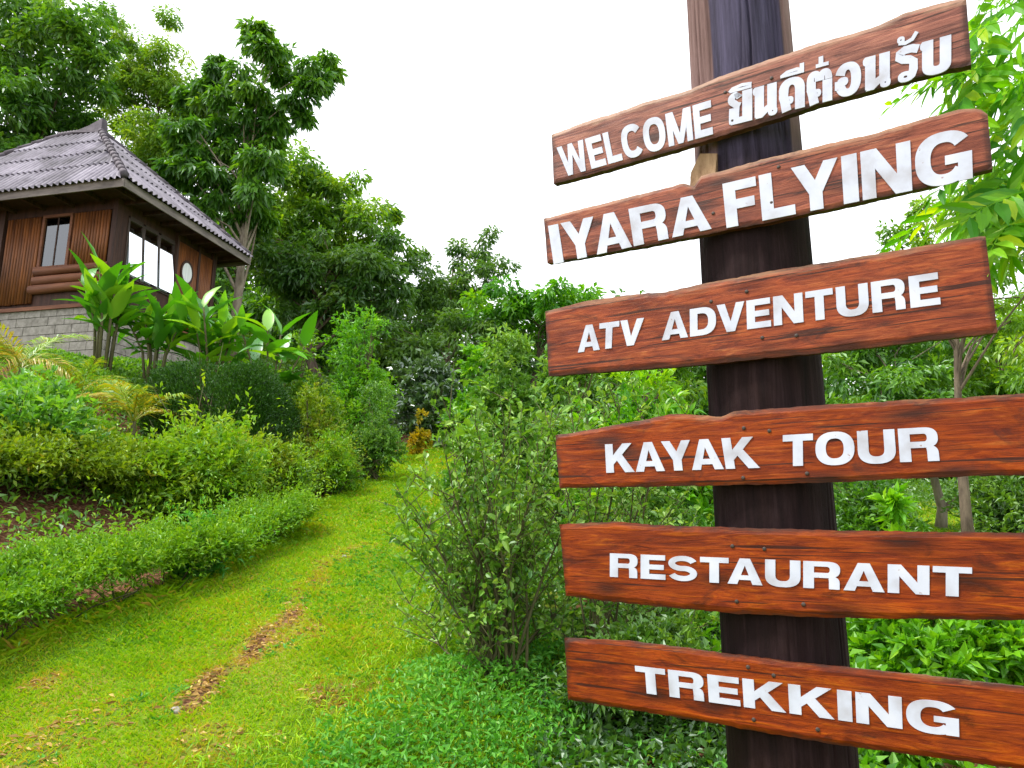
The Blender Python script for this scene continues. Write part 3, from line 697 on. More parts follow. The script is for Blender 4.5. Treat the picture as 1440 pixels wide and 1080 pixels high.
def G(ch):
    if ch == 'I': return 0.30, [rect(0.0, 0, 0.30, 1)]
    if ch == 'L': return 0.72, [rect(0, 0, V_, 1), rect(V_, 0, 0.72, H_)]
    if ch == 'E': return 0.78, [rect(0, 0, V_, 1), rect(V_, 0, 0.78, H_), rect(V_, 0.40, 0.73, 0.60), rect(V_, 1 - H_, 0.77, 1)]
    if ch == 'F': return 0.74, [rect(0, 0, V_, 1), rect(V_, 0.38, 0.68, 0.59), rect(V_, 1 - H_, 0.74, 1)]
    if ch == 'T': return 0.82, [rect(0, 1 - H_, 0.82, 1), rect(0.275, 0, 0.545, 1 - H_)]
    if ch == 'A': return 0.96, [poly((0, 0), (0.27, 0), (0.48 + 0.02, 0.80), (0.62, 1), (0.34, 1)), poly((0.69, 0), (0.96, 0), (0.62, 1), (0.46, 1), (0.46, 0.80)), rect(0.24, 0.17, 0.72, 0.35)]
    if ch == 'V': return 0.94, [poly((0.33, 0), (0.55, 0), (0.50, 0.25), (0.28, 1), (0, 1)), poly((0.40, 0), (0.61, 0), (0.94, 1), (0.66, 1), (0.44, 0.25))]
    if ch == 'Y': return 0.94, [poly((0.33, 0.36), (0.61, 0.36), (0.28, 1), (0, 1)), poly((0.33, 0.36), (0.61, 0.36), (0.94, 1), (0.66, 1)), rect(0.335, 0, 0.605, 0.42)]
    if ch == 'W': return 1.36, [poly((0.22, 0), (0.46, 0), (0.26, 1), (0, 1)), poly((0.24, 0), (0.47, 0), (0.80, 1), (0.57, 1)), poly((0.89, 0), (1.12, 0), (0.79, 1), (0.56, 1)), poly((0.90, 0), (1.14, 0), (1.36, 1), (1.10, 1))]
    if ch == 'M': return 1.10, [rect(0, 0, 0.25, 1), rect(0.85, 0, 1.10, 1), poly((0.44, 0), (0.66, 0), (0.32, 1), (0.03, 1)), poly((0.44, 0), (0.66, 0), (1.07, 1), (0.78, 1))]
    if ch == 'N': return 0.92, [rect(0, 0, 0.26, 1), rect(0.66, 0, 0.92, 1), poly((0.62, 0), (0.90, 0), (0.30, 1), (0.02, 1))]
    if ch == 'K': return 0.98, [rect(0, 0, V_, 1), poly((V_, 0.28), (0.50, 0.52), (0.94, 1), (0.62, 1), (V_, 0.60)), poly((0.66, 0), (0.98, 0), (0.55, 0.66), (0.37, 0.46))]
    if ch == 'O': return 1.0, [ring(0.5, 0.5, 0.5, 0.52, 0.27, 0.21)]
    if ch == 'C': return 0.94, [ring(0.5, 0.5, 0.5, 0.52, 0.27, 0.21, 38, 322)]
    if ch == 'G': return 0.98, [ring(0.5, 0.5, 0.5, 0.52, 0.27, 0.21, 36, 325), rect(0.52, 0.36, 0.98, 0.54), rect(0.74, 0.0, 0.98, 0.37)]
    if ch == 'D': return 0.92, [rect(0, 0, V_, 1), ring(0.40, 0.5, 0.52, 0.5, 0.27, 0.21, -90, 90, 2.5), rect(V_, 0, 0.41, H_), rect(V_, 1 - H_, 0.41, 1)]
    if ch == 'U': return 0.92, [rect(0, 0.40, V_, 1), rect(0.92 - V_, 0.40, 0.92, 1), ring(0.46, 0.41, 0.46, 0.43, V_, 0.22, 180, 360, 2.5)]
    if ch == 'R': return 0.94, [rect(0, 0, V_, 1), ring(0.58, 0.70, 0.33, 0.30, 0.25, 0.185, -90, 90, 2.5), rect(V_, 1 - 0.185, 0.59, 1), rect(V_, 0.40, 0.59, 0.585), ring(0.62, 0.2, 0.28, 0.28, 0.26, 0.1, 0, 80, 2.6), rect(0.64, 0, 0.90, 0.22)]
    if ch == 'S':
        pts = arc(0.45, 0.70, 0.33, 0.205, 15, 90, 6) + arc(0.43, 0.70, 0.31, 0.205, 100, 262, 12) + arc(0.47, 0.30, 0.31, 0.205, 80, -80, 12) + arc(0.45, 0.30, 0.33, 0.205, -90, -165, 6)
        return 0.9, [ribbon(pts, 0.205)]
    # Thai consonants
    if ch == 'yo': return 0.62, [ribbon([(0.17, 0.86), (0.30, 0.93)] + arc(0.17, 0.80, 0.10, 0.13, 60, 250, 10) + [(0.20, 0.60), (0.30, 0.56)], 0.19), ribbon([(0.15, 0.52), (0.14, 0.30), (0.14, 0.1), (0.15, 0.06)], 0.27), rect(0.05, 0, 0.60, 0.20), rect(0.36, 0, 0.62, 1.0)]
    if ch == 'no': return 0.70, [rect(0.03, 0.04, 0.31, 0.99), ring(0.08, 0.86, 0.11, 0.13, 0.10, 0.12), rect(0.41, 0.20, 0.69, 0.99), poly((0.05, 0.0), (0.26, 0.0), (0.60, 0.28), (0.52, 0.42), (0.2, 0.24)), ring(0.57, 0.13, 0.14, 0.14, 0.12, 0.12)]
    if ch == 'do': return 0.72, [rect(0.45, 0, 0.72, 0.66), ring(0.36, 0.60, 0.36, 0.40, 0.27, 0.22, 0, 180, 2.3), ribbon([(0.14, 0.62), (0.13, 0.45), (0.17, 0.30), (0.20, 0.10), (0.22, 0.0)], 0.26), ring(0.29, 0.32, 0.12, 0.12, 0.10, 0.10)]
    if ch == 'to': return 0.72, [rect(0.45, 0, 0.72, 0.66), ring(0.22, 0.67, 0.22, 0.33, 0.21, 0.2, 0, 180, 2.3), ring(0.51, 0.67, 0.21, 0.33, 0.2, 0.2, 0, 180, 2.3), ribbon([(0.13, 0.68), (0.13, 0.45), (0.17, 0.30), (0.20, 0.10), (0.22, 0.0)], 0.26), ring(0.29, 0.32, 0.12, 0.12, 0.10, 0.10)]
    if ch == 'o': return 0.72, [ring(0.36, 0.5, 0.36, 0.5, 0.27, 0.22, -172, 160, 2.3), rect(0.0, 0.24, 0.26, 0.50), ring(0.22, 0.46, 0.15, 0.13, 0.12, 0.11)]
    if ch == 'ro': return 0.66, [ribbon([(0.66, 0.84), (0.50, 0.90), (0.30, 0.90), (0.16, 0.82), (0.15, 0.72), (0.26, 0.64), (0.42, 0.60), (0.53, 0.52), (0.53, 0.3), (0.48, 0.16), (0.40, 0.11)], 0.235), ring(0.32, 0.14, 0.2, 0.15, 0.15, 0.12)]
    if ch == 'bo': return 0.74, [rect(0.02, 0.25, 0.30, 0.99), ring(0.08, 0.86, 0.11, 0.13, 0.10, 0.12), rect(0.46, 0.25, 0.74, 0.99), ring(0.38, 0.30, 0.36, 0.31, 0.28, 0.23, 180, 360, 2.5)]
    # marks above
    if ch == 'i': return 0.62, [ribbon([(0.02, 1.06), (0.10, 1.15), (0.35, 1.20), (0.60, 1.16)], 0.1), rect(0.02, 1.03, 0.60, 1.12)]
    if ch == 'ii': return 0.72, [ribbon([(0.06, 1.10), (0.22, 1.20), (0.50, 1.22), (0.68, 1.14)], 0.1), rect(0.04, 1.06, 0.70, 1.15), rect(0.58, 1.1, 0.70, 1.36)]
    if ch == 'ek': return 0.72, [rect(0.26, 1.08, 0.62, 1.19), rect(0.34, 1.15, 0.47, 1.40)]
    if ch == 'han': return 0.66, [ring(0.20, 1.22, 0.10, 0.10, 0.08, 0.08), ribbon([(0.14, 1.14), (0.32, 1.10), (0.5, 1.16), (0.62, 1.34)], 0.11)]
def put_glyphs(board, c0, items):
    """items: (char, quad) with quad = sign-plane points BL, BR, TR, TL of the glyph's unit box"""
    for ch, q in items:
        w_, pcs = G(ch)
        mb = MB()
        for k, (o, i_) in enumerate(pcs):
            hgt = 0.0018 + 0.00006 * k
            def mp(p, y):
                u, v = p[0] / w_, p[1]
                b = q[0] * (1 - u) + q[1] * u; t = q[3] * (1 - u) + q[2] * u
                z = b * (1 - v) + t * v
                return (z[0] - c0[0], YF - y - c0[1], z[2] - c0[2])
            if i_ is None:
                n = len(o)
                V = [mp(p, hgt) for p in o] + [mp(p, -0.001) for p in o]
                F = [tuple(range(n))] + [(i, (i + 1) % n, n + (i + 1) % n, n + i) for i in range(n)]
            else:
                n = len(o); closed = math.dist(o[0], o[-1]) < 1e-6
                V = [mp(p, hgt) for p in o] + [mp(p, hgt) for p in i_] + [mp(p, -0.001) for p in o] + [mp(p, -0.001) for p in i_]
                F = []
                for i in range(n - 1):
                    F += [(i, i + 1, n + i + 1, n + i), (i, 2*n+i, 2*n+i+1, i+1), (n+i, n+i+1, 3*n+i+1, 3*n+i)]
                if not closed: F += [(0, n, 3*n, 2*n), (n-1, 3*n-1, 4*n-1, 2*n-1)]
            mb.add(V, F)
        mb.build('letter', M['letter'], board)
def word(board, c0, text, BL, BR, TR, TL, gap=0.12):
    q = [spx(*p) for p in (BL, BR, TR, TL)]
    ws = [G(c)[0] for c in text]
    # kerning: pairs of slanted letters close up
    ker = {'YA': -.12, 'AY': -.12, 'TV': -.02, 'AT': -.10, 'TA': -.10, 'LY': -.10, 'TR': .0, 'AK': -.02, 'KA': -.04, 'AR': -.02, 'RA': -.02, 'AD': -.02, 'DV': -.06, 'VE': -.02, 'TO': -.02, 'UR': 0, 'WE': 0}
    xs = [0]
    for k in range(1, len(text)): xs.append(xs[-1] + ws[k-1] + gap + ker.get(text[k-1:k+1], 0))
    tot = xs[-1] + ws[-1]
    it = []
    for c, x, w_ in zip(text, xs, ws):
        u0, u1 = x / tot, (x + w_) / tot
        b = lambda u: q[0] * (1 - u) + q[1] * u
        t = lambda u: q[3] * (1 - u) + q[2] * u
        it.append((c, (b(u0), b(u1), t(u1), t(u0))))
    put_glyphs(board, c0, it)

b1, c1 = build_board([(775,189),(810,175),(870,156),(900,145),(970,125),(1000,112),(1030,100),(1100,77),(1150,59),(1185,50),(1228,37),(1272,17),(1339,-1),(1359,-3)],
                     [(778,258),(825,246),(910,221),(975,202),(1060,176),(1150,147),(1240,122),(1320,99),(1366,90)], 'topmost board, faded, with a greeting in two scripts', 0.9, 11)
word(b1, c1, 'WELCOME', (794,249), (1003,189), (1000,141), (783,208), 0.09)
def zb(x, v):   # base (v=0) and cap line (v=1) of the Thai word
    y = (597 - 297 * (x - 95) / 1185) * (1 - v) + (430 - 322 * (x - 95) / 1185) * v
    return spx(1000 + x / 3.79, 20 + y / 3.79)
items = []
for chs, x0, x1 in ((('yo', 'i'), 95, 220), (('no',), 228, 352), (('do', 'ii'), 362, 500), (('to', 'ek'), 510, 646), (('o',), 660, 800), (('no',), 815, 955), (('ro', 'han'), 972, 1105), (('bo',), 1120, 1280)):
    for c in chs: items.append((c, (zb(x0, 0), zb(x1, 0), zb(x1, 1), zb(x0, 1))))
put_glyphs(b1, c1, items)
b2, c2 = build_board([(764,307),(861,282),(925,266),(960,257),(975,262),(985,247),(1012,240),(1109,214),(1226,187),(1347,153),(1377,151),(1389,160)],
                     [(769,370),(870,352),(983,331),(1080,312),(1226,280),(1310,260),(1396,236)], 'second board from the top with the largest letters', 0.6, 12)
word(b2, c2, 'IYARA', (779,372), (1001,322), (994,271), (771,318), 0.07)
word(b2, c2, 'FLYING', (1022,321), (1368,251), (1366,178), (1016,259), 0.07)
b3, c3 = build_board([(766,437),(800,429),(827,422),(880,415),(934,410),(1000,396),(1080,381),(1177,366),(1280,348),(1372,332),(1386,331)],
                     [(771,529),(860,522),(983,513),(1060,505),(1177,494),(1290,480),(1403,467)], 'third board from the top with a red worn lower left edge', 0.35, 13)
word(b3, c3, 'ATV', (813,496), (903,484), (906,447), (813,459), 0.06)
word(b3, c3, 'ADVENTURE', (931,479), (1323,428), (1319,383), (931,441), 0.09)
b4, c4 = build_board([(780,612),(840,602),(905,590),(944,582),(985,583),(1012,586),(1032,578),(1100,573),(1177,568),(1300,561),(1440,553),(1530,549)],
                     [(786,686),(900,685),(1032,682),(1177,678),(1300,672),(1440,668),(1530,664)], 'fourth board from the top with a chipped upper edge', 0.2, 14)
word(b4, c4, 'KAYAK', (853,665), (1069,658), (1061,614), (851,625), 0.08)
word(b4, c4, 'TOUR', (1101,656), (1324,648), (1319,600), (1101,612), 0.08)
b5, c5 = build_board([(786,737),(830,735),(871,733),(910,738),(1000,741),(1080,743),(1226,747),(1440,749),(1530,750)],
                     [(795,838),(900,851),(1032,863),(1100,866),(1177,869),(1300,871),(1440,873),(1530,875)], 'fifth board from the top, deep red, with a dark knot', 0.0, 15)
word(b5, c5, 'RESTAURANT', (858,811), (1367,840), (1367,798), (858,778), 0.07)
b6, c6 = build_board([(793,897),(886,902),(1012,919),(1100,930),(1177,938),(1300,951),(1440,967),(1530,978)],
                     [(798,984),(900,1001),(1002,1018),(1100,1035),(1192,1050),(1320,1067),(1440,1084),(1530,1096)], 'lowest board, tilting down to the right', 0.05, 16)
word(b6, c6, 'TREKKING', (896,973), (1349,1036), (1348,990), (893,936), 0.08)
for b, c, nails in ((b1, c1, [(1020,130),(1085,110),(1030,170)]), (b2, c2, [(1003,300),(1085,285),(1095,235)]), (b3, c3, [(1000,424),(1072,475),(1050,410),(1120,472)]),
                    (b4, c4, [(1046,602),(1082,606),(1045,672),(1135,666)]), (b5, c5, [(1030,768),(1075,772),(1036,846),(1130,850)]), (b6, c6, [(1052,938),(1088,950),(1060,1012),(1150,1026)])):
    for p in nails:
        q = spx(*p) - c; mb = MB()
        mb.tube([(q[0], 0.004, q[2]), (q[0], -0.0012, q[2]), (q[0], -0.0022, q[2])], [0.0045, 0.0045, 0.003], 10)
        mb.build('nail', M['nail'], b, True)
# torn stub of wood on the left flank of the post between the two upper boards
def stub():
    a = np.array([spx(980, 205), spx(963, 236), spx(962, 262), spx(1004, 258), spx(1006, 205)])
    r = np.random.default_rng(5); V = []; nl = 6
    for j in range(nl):
        y = YF + 0.03 + 0.075 * j / (nl - 1); sc = 1 - 0.25 * abs(j / (nl - 1) - 0.4)
        cen = a.mean(0)
        for p in a:
            q = cen + (p - cen) * sc + r.normal(size=3) * 0.003; V.append((q[0], y + r.normal() * 0.003, q[2]))
    n = 5; F = [(j*n+k, j*n+(k+1) % n, (j+1)*n+(k+1) % n, (j+1)*n+k) for j in range(nl-1) for k in range(n)] + [tuple(range(n))[::-1], tuple(range((nl-1)*n, nl*n))]
    mb = MB(); mb.add(V, F); o = mb.build('wood_stub', M['brokenwood'], sign); o['label'] = 'pale torn wood stub between the two upper boards'
stub()
# ------------------------------------------------------------------ bungalow
M['darkwood'] = rough_mat('dark_timber', (0.02, 0.009, 0.006), (0.07, 0.03, 0.02), 12, 0.7, 0.3, (1, 1, 0.1))
M['redlog'] = rough_mat('red_log', (0.09, 0.03, 0.014), (0.22, 0.085, 0.04), 9, 0.65, 0.4, (0.15, 0.3, 1))
M['bamboo'] = rough_mat('bamboo_slat', (0.06, 0.02, 0.008), (0.25, 0.085, 0.022), 9, 0.55, 0.25, (1, 1, 0.12))
M['fascia'] = rough_mat('grey_fascia', (0.10, 0.085, 0.08), (0.26, 0.22, 0.2), 9, 0.8, 0.3, (0.2, 0.2, 1))
def tile_mat():
    m, n, out = newmat('roof_tile')
    tc = N(n, 'ShaderNodeTexCoord'); oi = N(n, 'ShaderNodeObjectInfo')
    a = N(n, 'ShaderNodeTexNoise'); a.inputs['Scale'].default_value = 1.6; a.inputs['Detail'].default_value = 10; a.inputs['Roughness'].default_value = 0.7
    n.links.new(tc.outputs['Object'], a.inputs[0])
    r = ramp(n, [(0.32, (0.05, 0.046, 0.055)), (0.48, (0.15, 0.135, 0.17)), (0.66, (0.25, 0.23, 0.275))], a.outputs[0])
    hv = N(n, 'ShaderNodeHueSaturation'); n.links.new(r.outputs[0], hv.inputs['Color'])
    mr = N(n, 'ShaderNodeMapRange'); mr.inputs[3].default_value = 0.72; mr.inputs[4].default_value = 1.15; n.links.new(oi.outputs['Random'], mr.inputs[0]); n.links.new(mr.outputs[0], hv.inputs['Value'])
    b = N(n, 'ShaderNodeBsdfPrincipled'); b.inputs['Roughness'].default_value = 0.75; n.links.new(hv.outputs[0], b.inputs['Base Color']); n.links.new(b.outputs[0], out.inputs[0]); return m
M['tile'] = tile_mat()
M['ridge'] = rough_mat('ridge_tile', (0.05, 0.045, 0.055), (0.12, 0.10, 0.12), 6, 0.8, 0.2)
M['block'] = rough_mat('concrete_block', (0.16, 0.145, 0.125), (0.36, 0.33, 0.30), 7, 0.95, 0.5, detail=10)
M['mortar'] = rough_mat('mortar', (0.10, 0.09, 0.08), (0.2, 0.18, 0.16), 20, 0.95, 0.4)
M['steel'] = rough_mat('window_frame', (0.03, 0.02, 0.015), (0.07, 0.045, 0.035), 20, 0.5, 0.1)
def glass_mat(lo=0.5, tint=(0.6, 0.65, 0.68, 1)):
    m, n, out = newmat('window_glass')
    g = N(n, 'ShaderNodeBsdfGlossy'); g.inputs['Roughness'].default_value = 0.03; g.inputs['Color'].default_value = (0.9, 0.93, 0.97, 1)
    t = N(n, 'ShaderNodeBsdfTransparent'); t.inputs[0].default_value = tint
    f = N(n, 'ShaderNodeFresnel'); f.inputs[0].default_value = 1.9
    mr = N(n, 'ShaderNodeMapRange'); mr.inputs[3].default_value = lo; mr.inputs[4].default_value = 1.0; n.links.new(f.outputs[0], mr.inputs[0])
    x = N(n, 'ShaderNodeMixShader'); n.links.new(mr.outputs[0], x.inputs[0])
    n.links.new(t.outputs[0], x.inputs[1]); n.links.new(g.outputs[0], x.inputs[2]); n.links.new(x.outputs[0], out.inputs[0]); return m
M['glass'] = glass_mat(); M['darkglass'] = glass_mat(0.03, (0.12, 0.13, 0.14, 1))
M['sky_sheet'] = rough_mat('pale_sky_sheet', (0.62, 0.64, 0.66), (0.78, 0.8, 0.82), 4, 0.9, 0.2, (1, 6, 0.2))  # pale colour imitates the white sky mirrored in the windows
M['inner'] = rough_mat('inner_wall', (0.08, 0.05, 0.035), (0.14, 0.09, 0.06), 4, 0.9, 0)

HZ = R(-12.3); hX = np.array([math.cos(HZ), math.sin(HZ), 0]); hY = np.array([-math.sin(HZ), math.cos(HZ), 0])
EV = at(175, 250, 13.2)                               # nearest corner of the eaves
HB = np.array([EV[0], EV[1], 4.6])
house = thing('wooden_bungalow', 'small dark wooden bungalow with a grey corrugated hip roof up the slope', 'house', HB, HZ)
def hl(p): q = np.asarray(p) - HB; return np.array([q @ hX, q @ hY, q[2]])
ZE = EV[2] - HB[2]; DP = 4.43; WD = 7.0; OV = 0.6
WX0, WX1, WY0, WY1 = -WD + OV, -OV, OV, DP - OV
def fw(px, py, y=WY0):                                # photo pixel -> local x, z on the front wall
    d = ray(px, py); t = ((HB + hY * y - CAM) @ hY) / (d @ hY); q = hl(CAM + d * t); return q[0], q[2]
def sw(px, py, x=WX1):                                # photo pixel -> local y, z on the side wall
    d = ray(px, py); t = ((HB + hX * x - CAM) @ hX) / (d @ hX); q = hl(CAM + d * t); return q[1], q[2]
ZF = fw(135, 430)[1]                                  # floor level
ZW = ZE + 0.12
# plinth of concrete blocks
mb = MB(); mb.box(WX0 + .02, WX1 - .02, WY0 + .02, WY1 - .02, -0.6, ZF - .02); pl = mb.build('plinth', M['mortar'], house)
zc = -0.55; row = 0; blk = []
while zc < ZF - 0.05:
    h = min(0.19, ZF - zc)
    for face in ('f', 's'):
        L0, L1 = ((WX0, WX1) if face == 'f' else (WY0, WY1))
        p = L0 - (0.2 if row % 2 else 0)
        while p < L1:
            a, b = max(p + 0.006, L0), min(p + 0.394, L1)
            if b - a > 0.05 and not (face == 'f' and b < -4.3):
                q = MB(); pr = random.uniform(0.0, 0.008)
                if face == 'f': q.box(a, b, WY0 - pr - 0.012, WY0 + 0.05, zc + 0.006, zc + h - 0.006)
                else: q.box(WX1 - 0.05, WX1 + 0.010 + pr, max(a, WY0 + 0.055), b, zc + 0.006, zc + h - 0.006)
                q.build('block', M['block'], pl)
            p += 0.4
    zc += 0.19; row += 1
mb = MB(); mb.box(WX0 - .05, WX1 + .06, WY0 - .07, WY1 + .05, ZF - 0.018, ZF + 0.06); mb.build('floor_beam', M['redlog'], house)
# dark inner walls: back, left, ceiling, floor
mb = MB(); mb.box(WX0, WX0 + .06, WY0, WY1, ZF + .06, ZW); mb.box(WX0 + .06, WX1, WY1 - .06, WY1, ZF + .06, ZW); mb.box(WX0 + .06, WX1 - .06, WY0 + .08, WY1 - .06, ZW - .02, ZW + .02)
mb.build('rear_wall', M['inner'], house)
# front wall: openings from the photograph
xa0, xa1 = fw(8, 340)[0], fw(57, 340)[0]; xb0, xb1 = fw(99, 340)[0], fw(155, 340)[0]
zt = fw(80, 302)[1]; zs = fw(80, 377)[1]; zlow = fw(30, 428)[1]
def slats(x0, x1, z0, z1, y, par, step=0.075):
    k = max(1, round((x1 - x0) / step)); s = (x1 - x0) / k
    for i in range(k):
        q = MB(); xc = x0 + (i + 0.5) * s; r_ = s * 0.46
        zz0 = z0 + random.uniform(-0.01, 0.01)
        q.tube([(xc, y, zz0), (xc + random.uniform(-.004, .004), y, (zz0 + z1) / 2), (xc, y, z1)], [r_, r_ * 0.96, r_], 8)
        q.build('bamboo_slat', M['bamboo'], par, True)
mb = MB(); mb.box(WX0 + .06, WX1 - .1, WY0 + .012, WY0 + .06, zt + .0, ZW)                       # boards above the openings
mb.box(WX0 + .06, xa0 - .05, WY0 + .012, WY0 + .06, ZF + .06, zt); mb.box(xa0 - .05, xa1, WY0 + .045, WY0 + .075, ZF + .06, zt)
mb.box(xb0, WX1 - .1, WY0 + .045, WY0 + .075, zs, zt); mb.box(xa1, WX1 - .1, WY0 + .045, WY0 + .075, ZF + .06, zs)
fwall = mb.build('front_wall', M['darkwood'], house)
slats(xa0, xa1 - .04, max(zlow, ZF + .07), zt - .02, WY0 + .01, fwall)
slats(xb0 + .03, xb1 - .06, zs + .03, zt - .02, WY0 + .01, fwall)
for i, z in enumerate((zs - .06, zs - .26, zs - .45)):                                            # thick logs below the window
    q = MB(); q.tube([(xa1 - .05 + random.uniform(-.06, .06), WY0 - .0, z), (xb0, WY0 - .005, z + .01), (WX1 - .1, WY0, z)], [.1, .095, .1], 12); q.build('log', M['redlog'], fwall, True)
win = MB(); fx0, fx1 = xa1 + .0, xb0 - .0
win.box(fx0, fx0 + .06, WY0 - .02, WY0 + .06, zs, zt); win.box(fx1 - .06, fx1, WY0 - .02, WY0 + .06, zs, zt)
win.box(fx0 + .06, fx1 - .06, WY0 - .02, WY0 + .06, zt - .06, zt); win.box(fx0 - .05, fx1 + .05, WY0 - .06, WY0 + .06, zs - .03, zs + .04)
wo_ = win.build('window', M['redlog'], house)
q = MB(); q.box(fx0 + .06, fx1 - .06, WY0 + .02, WY0 + .026, zs + .04, zt - .06); q.build('pane', M['darkglass'], wo_)
q = MB(); q.box((fx0 + fx1) / 2 - .015, (fx0 + fx1) / 2 + .015, WY0 + .01, WY0 + .036, zs + .04, zt - .06); q.build('glazing_bar', M['darkwood'], wo_)
for x in (WX1 - .05, xa0 - .12, (xa0 + WX0) / 2):
    q = MB(); q.box(x - .06, x + .06, WY0 - .04, WY0 + .085, ZF + .06, ZW); q.build('corner_post' if x > -1 else 'wall_post', M['darkwood'], house)
# side wall with the row of tall panes
ys = [sw(p, 350)[0] for p in (176, 199, 222, 246)]
zt2 = sw(176, 303)[1]; zs2 = sw(176, 386)[1]
zs3 = sw(246, 408)[1]
yend = WY1
mb = MB(); mb.box(WX1 - .06, WX1, WY0 + .1, yend, zt2 + .05, ZW); mb.box(WX1 - .06, WX1, ys[3] + .05, yend, ZF + .06, zt2 + .05); mb.box(WX1 - .06, WX1, WY0 + .1, ys[3] + .05, ZF + .06, zs2 - .05); mb.box(WX1 - .06, WX1, WY0 + .1, ys[0] - .002, zs2 - .05, zt2 + .05)
swall = mb.build('side_wall', M['darkwood'], house)
for i in range(3):
    q = MB(); a, b = ys[i], ys[i + 1]
    q.box(WX1 - .05, WX1 + .02, a, a + .045, zs2, zt2); q.box(WX1 - .05, WX1 + .02, b - .035, b - .002, zs2, zt2)
    q.box(WX1 - .05, WX1 + .018, a + .045, b - .035, zt2 - .04, zt2 + .05); q.box(WX1 - .05, WX1 + .03, a, b - .002, zs2 - .05, zs2)
    f = q.build('tall_window', M['steel'], house)
    q = MB(); # pane tilted out at the foot, shaped so to reflect white sky
    q.add([(WX1 + .10 + o_, y_, zs2 + .005) for o_ in (0, .006) for y_ in (a + .047, b - .037)] + [(WX1 - .012 + o_, y_, zt2 - .042) for o_ in (0, .006) for y_ in (a + .047, b - .037)],
          [(0, 1, 5, 4), (2, 6, 7, 3), (0, 2, 3, 1), (4, 5, 7, 6), (0, 4, 6, 2), (1, 3, 7, 5)]); q.build('pane', M['glass'], f)
    q = MB()
    kk = 14
    for j in range(kk):   # pale sheet behind the pane, coloured to read as reflected white sky
        y0 = a + .05 + (b - a - .1) * j / kk; y1 = a + .05 + (b - a - .1) * (j + 1) / kk; o0 = .012 * math.sin(j * 2.1); o1 = .012 * math.sin((j + 1) * 2.1)
        q.add([(WX1 - .045 + o0 * .6, y0, zs2), (WX1 - .045 + o1 * .6, y1, zs2), (WX1 - .045 + o1 * .6, y1, zt2), (WX1 - .045 + o0 * .6, y0, zt2)], [(0, 1, 2, 3)])
    q.build('sky_sheet', M['sky_sheet'], f, True)
# panels of bamboo and an oval wall ornament beyond the windows
yb0, yb1 = ys[3] + .08, yend - .05
k = 22
for i in range(k):
    q = MB(); yc = yb0 + (yb1 - yb0) * (i + .5) / k
    q.tube([(WX1 + .012, yc, ZF + .1), (WX1 + .012, yc, zt2 + .1)], [.05 * .9] * 2, 8); q.build('bamboo_slat', M['bamboo'], swall, True)
for yy in (ys[3] + .02, sw(275, 390)[0], sw(296, 390)[0], yend - .02):
    q = MB(); q.box(WX1 - .02, WX1 + .075, yy - .035, yy + .035, ZF + .06, ZW - .02); q.build('wall_post', M['darkwood'], house)
oy, oz = sw(259, 384); q = MB(); V = []; ns = 24
for ring_, x in ((1.0, .06), (1.0, .085), (.8, .085), (.8, .07)):
    for i in range(ns): V.append((WX1 + x, oy + .22 * ring_ * math.cos(2 * math.pi * i / ns), oz + .30 * ring_ * math.sin(2 * math.pi * i / ns)))
q.add(V, [(r_*ns+i, r_*ns+(i+1) % ns, (r_+1)*ns+(i+1) % ns, (r_+1)*ns+i) for r_ in range(3) for i in range(ns)])
ov = q.build('oval_window', M['darkwood'], house)
q = MB(); q.add([(WX1 + .078, oy + .19 * math.cos(2 * math.pi * i / ns), oz + .26 * math.sin(2 * math.pi * i / ns)) for i in range(ns)], [tuple(range(ns))]); q.build('pane', M['sky_sheet'], ov)
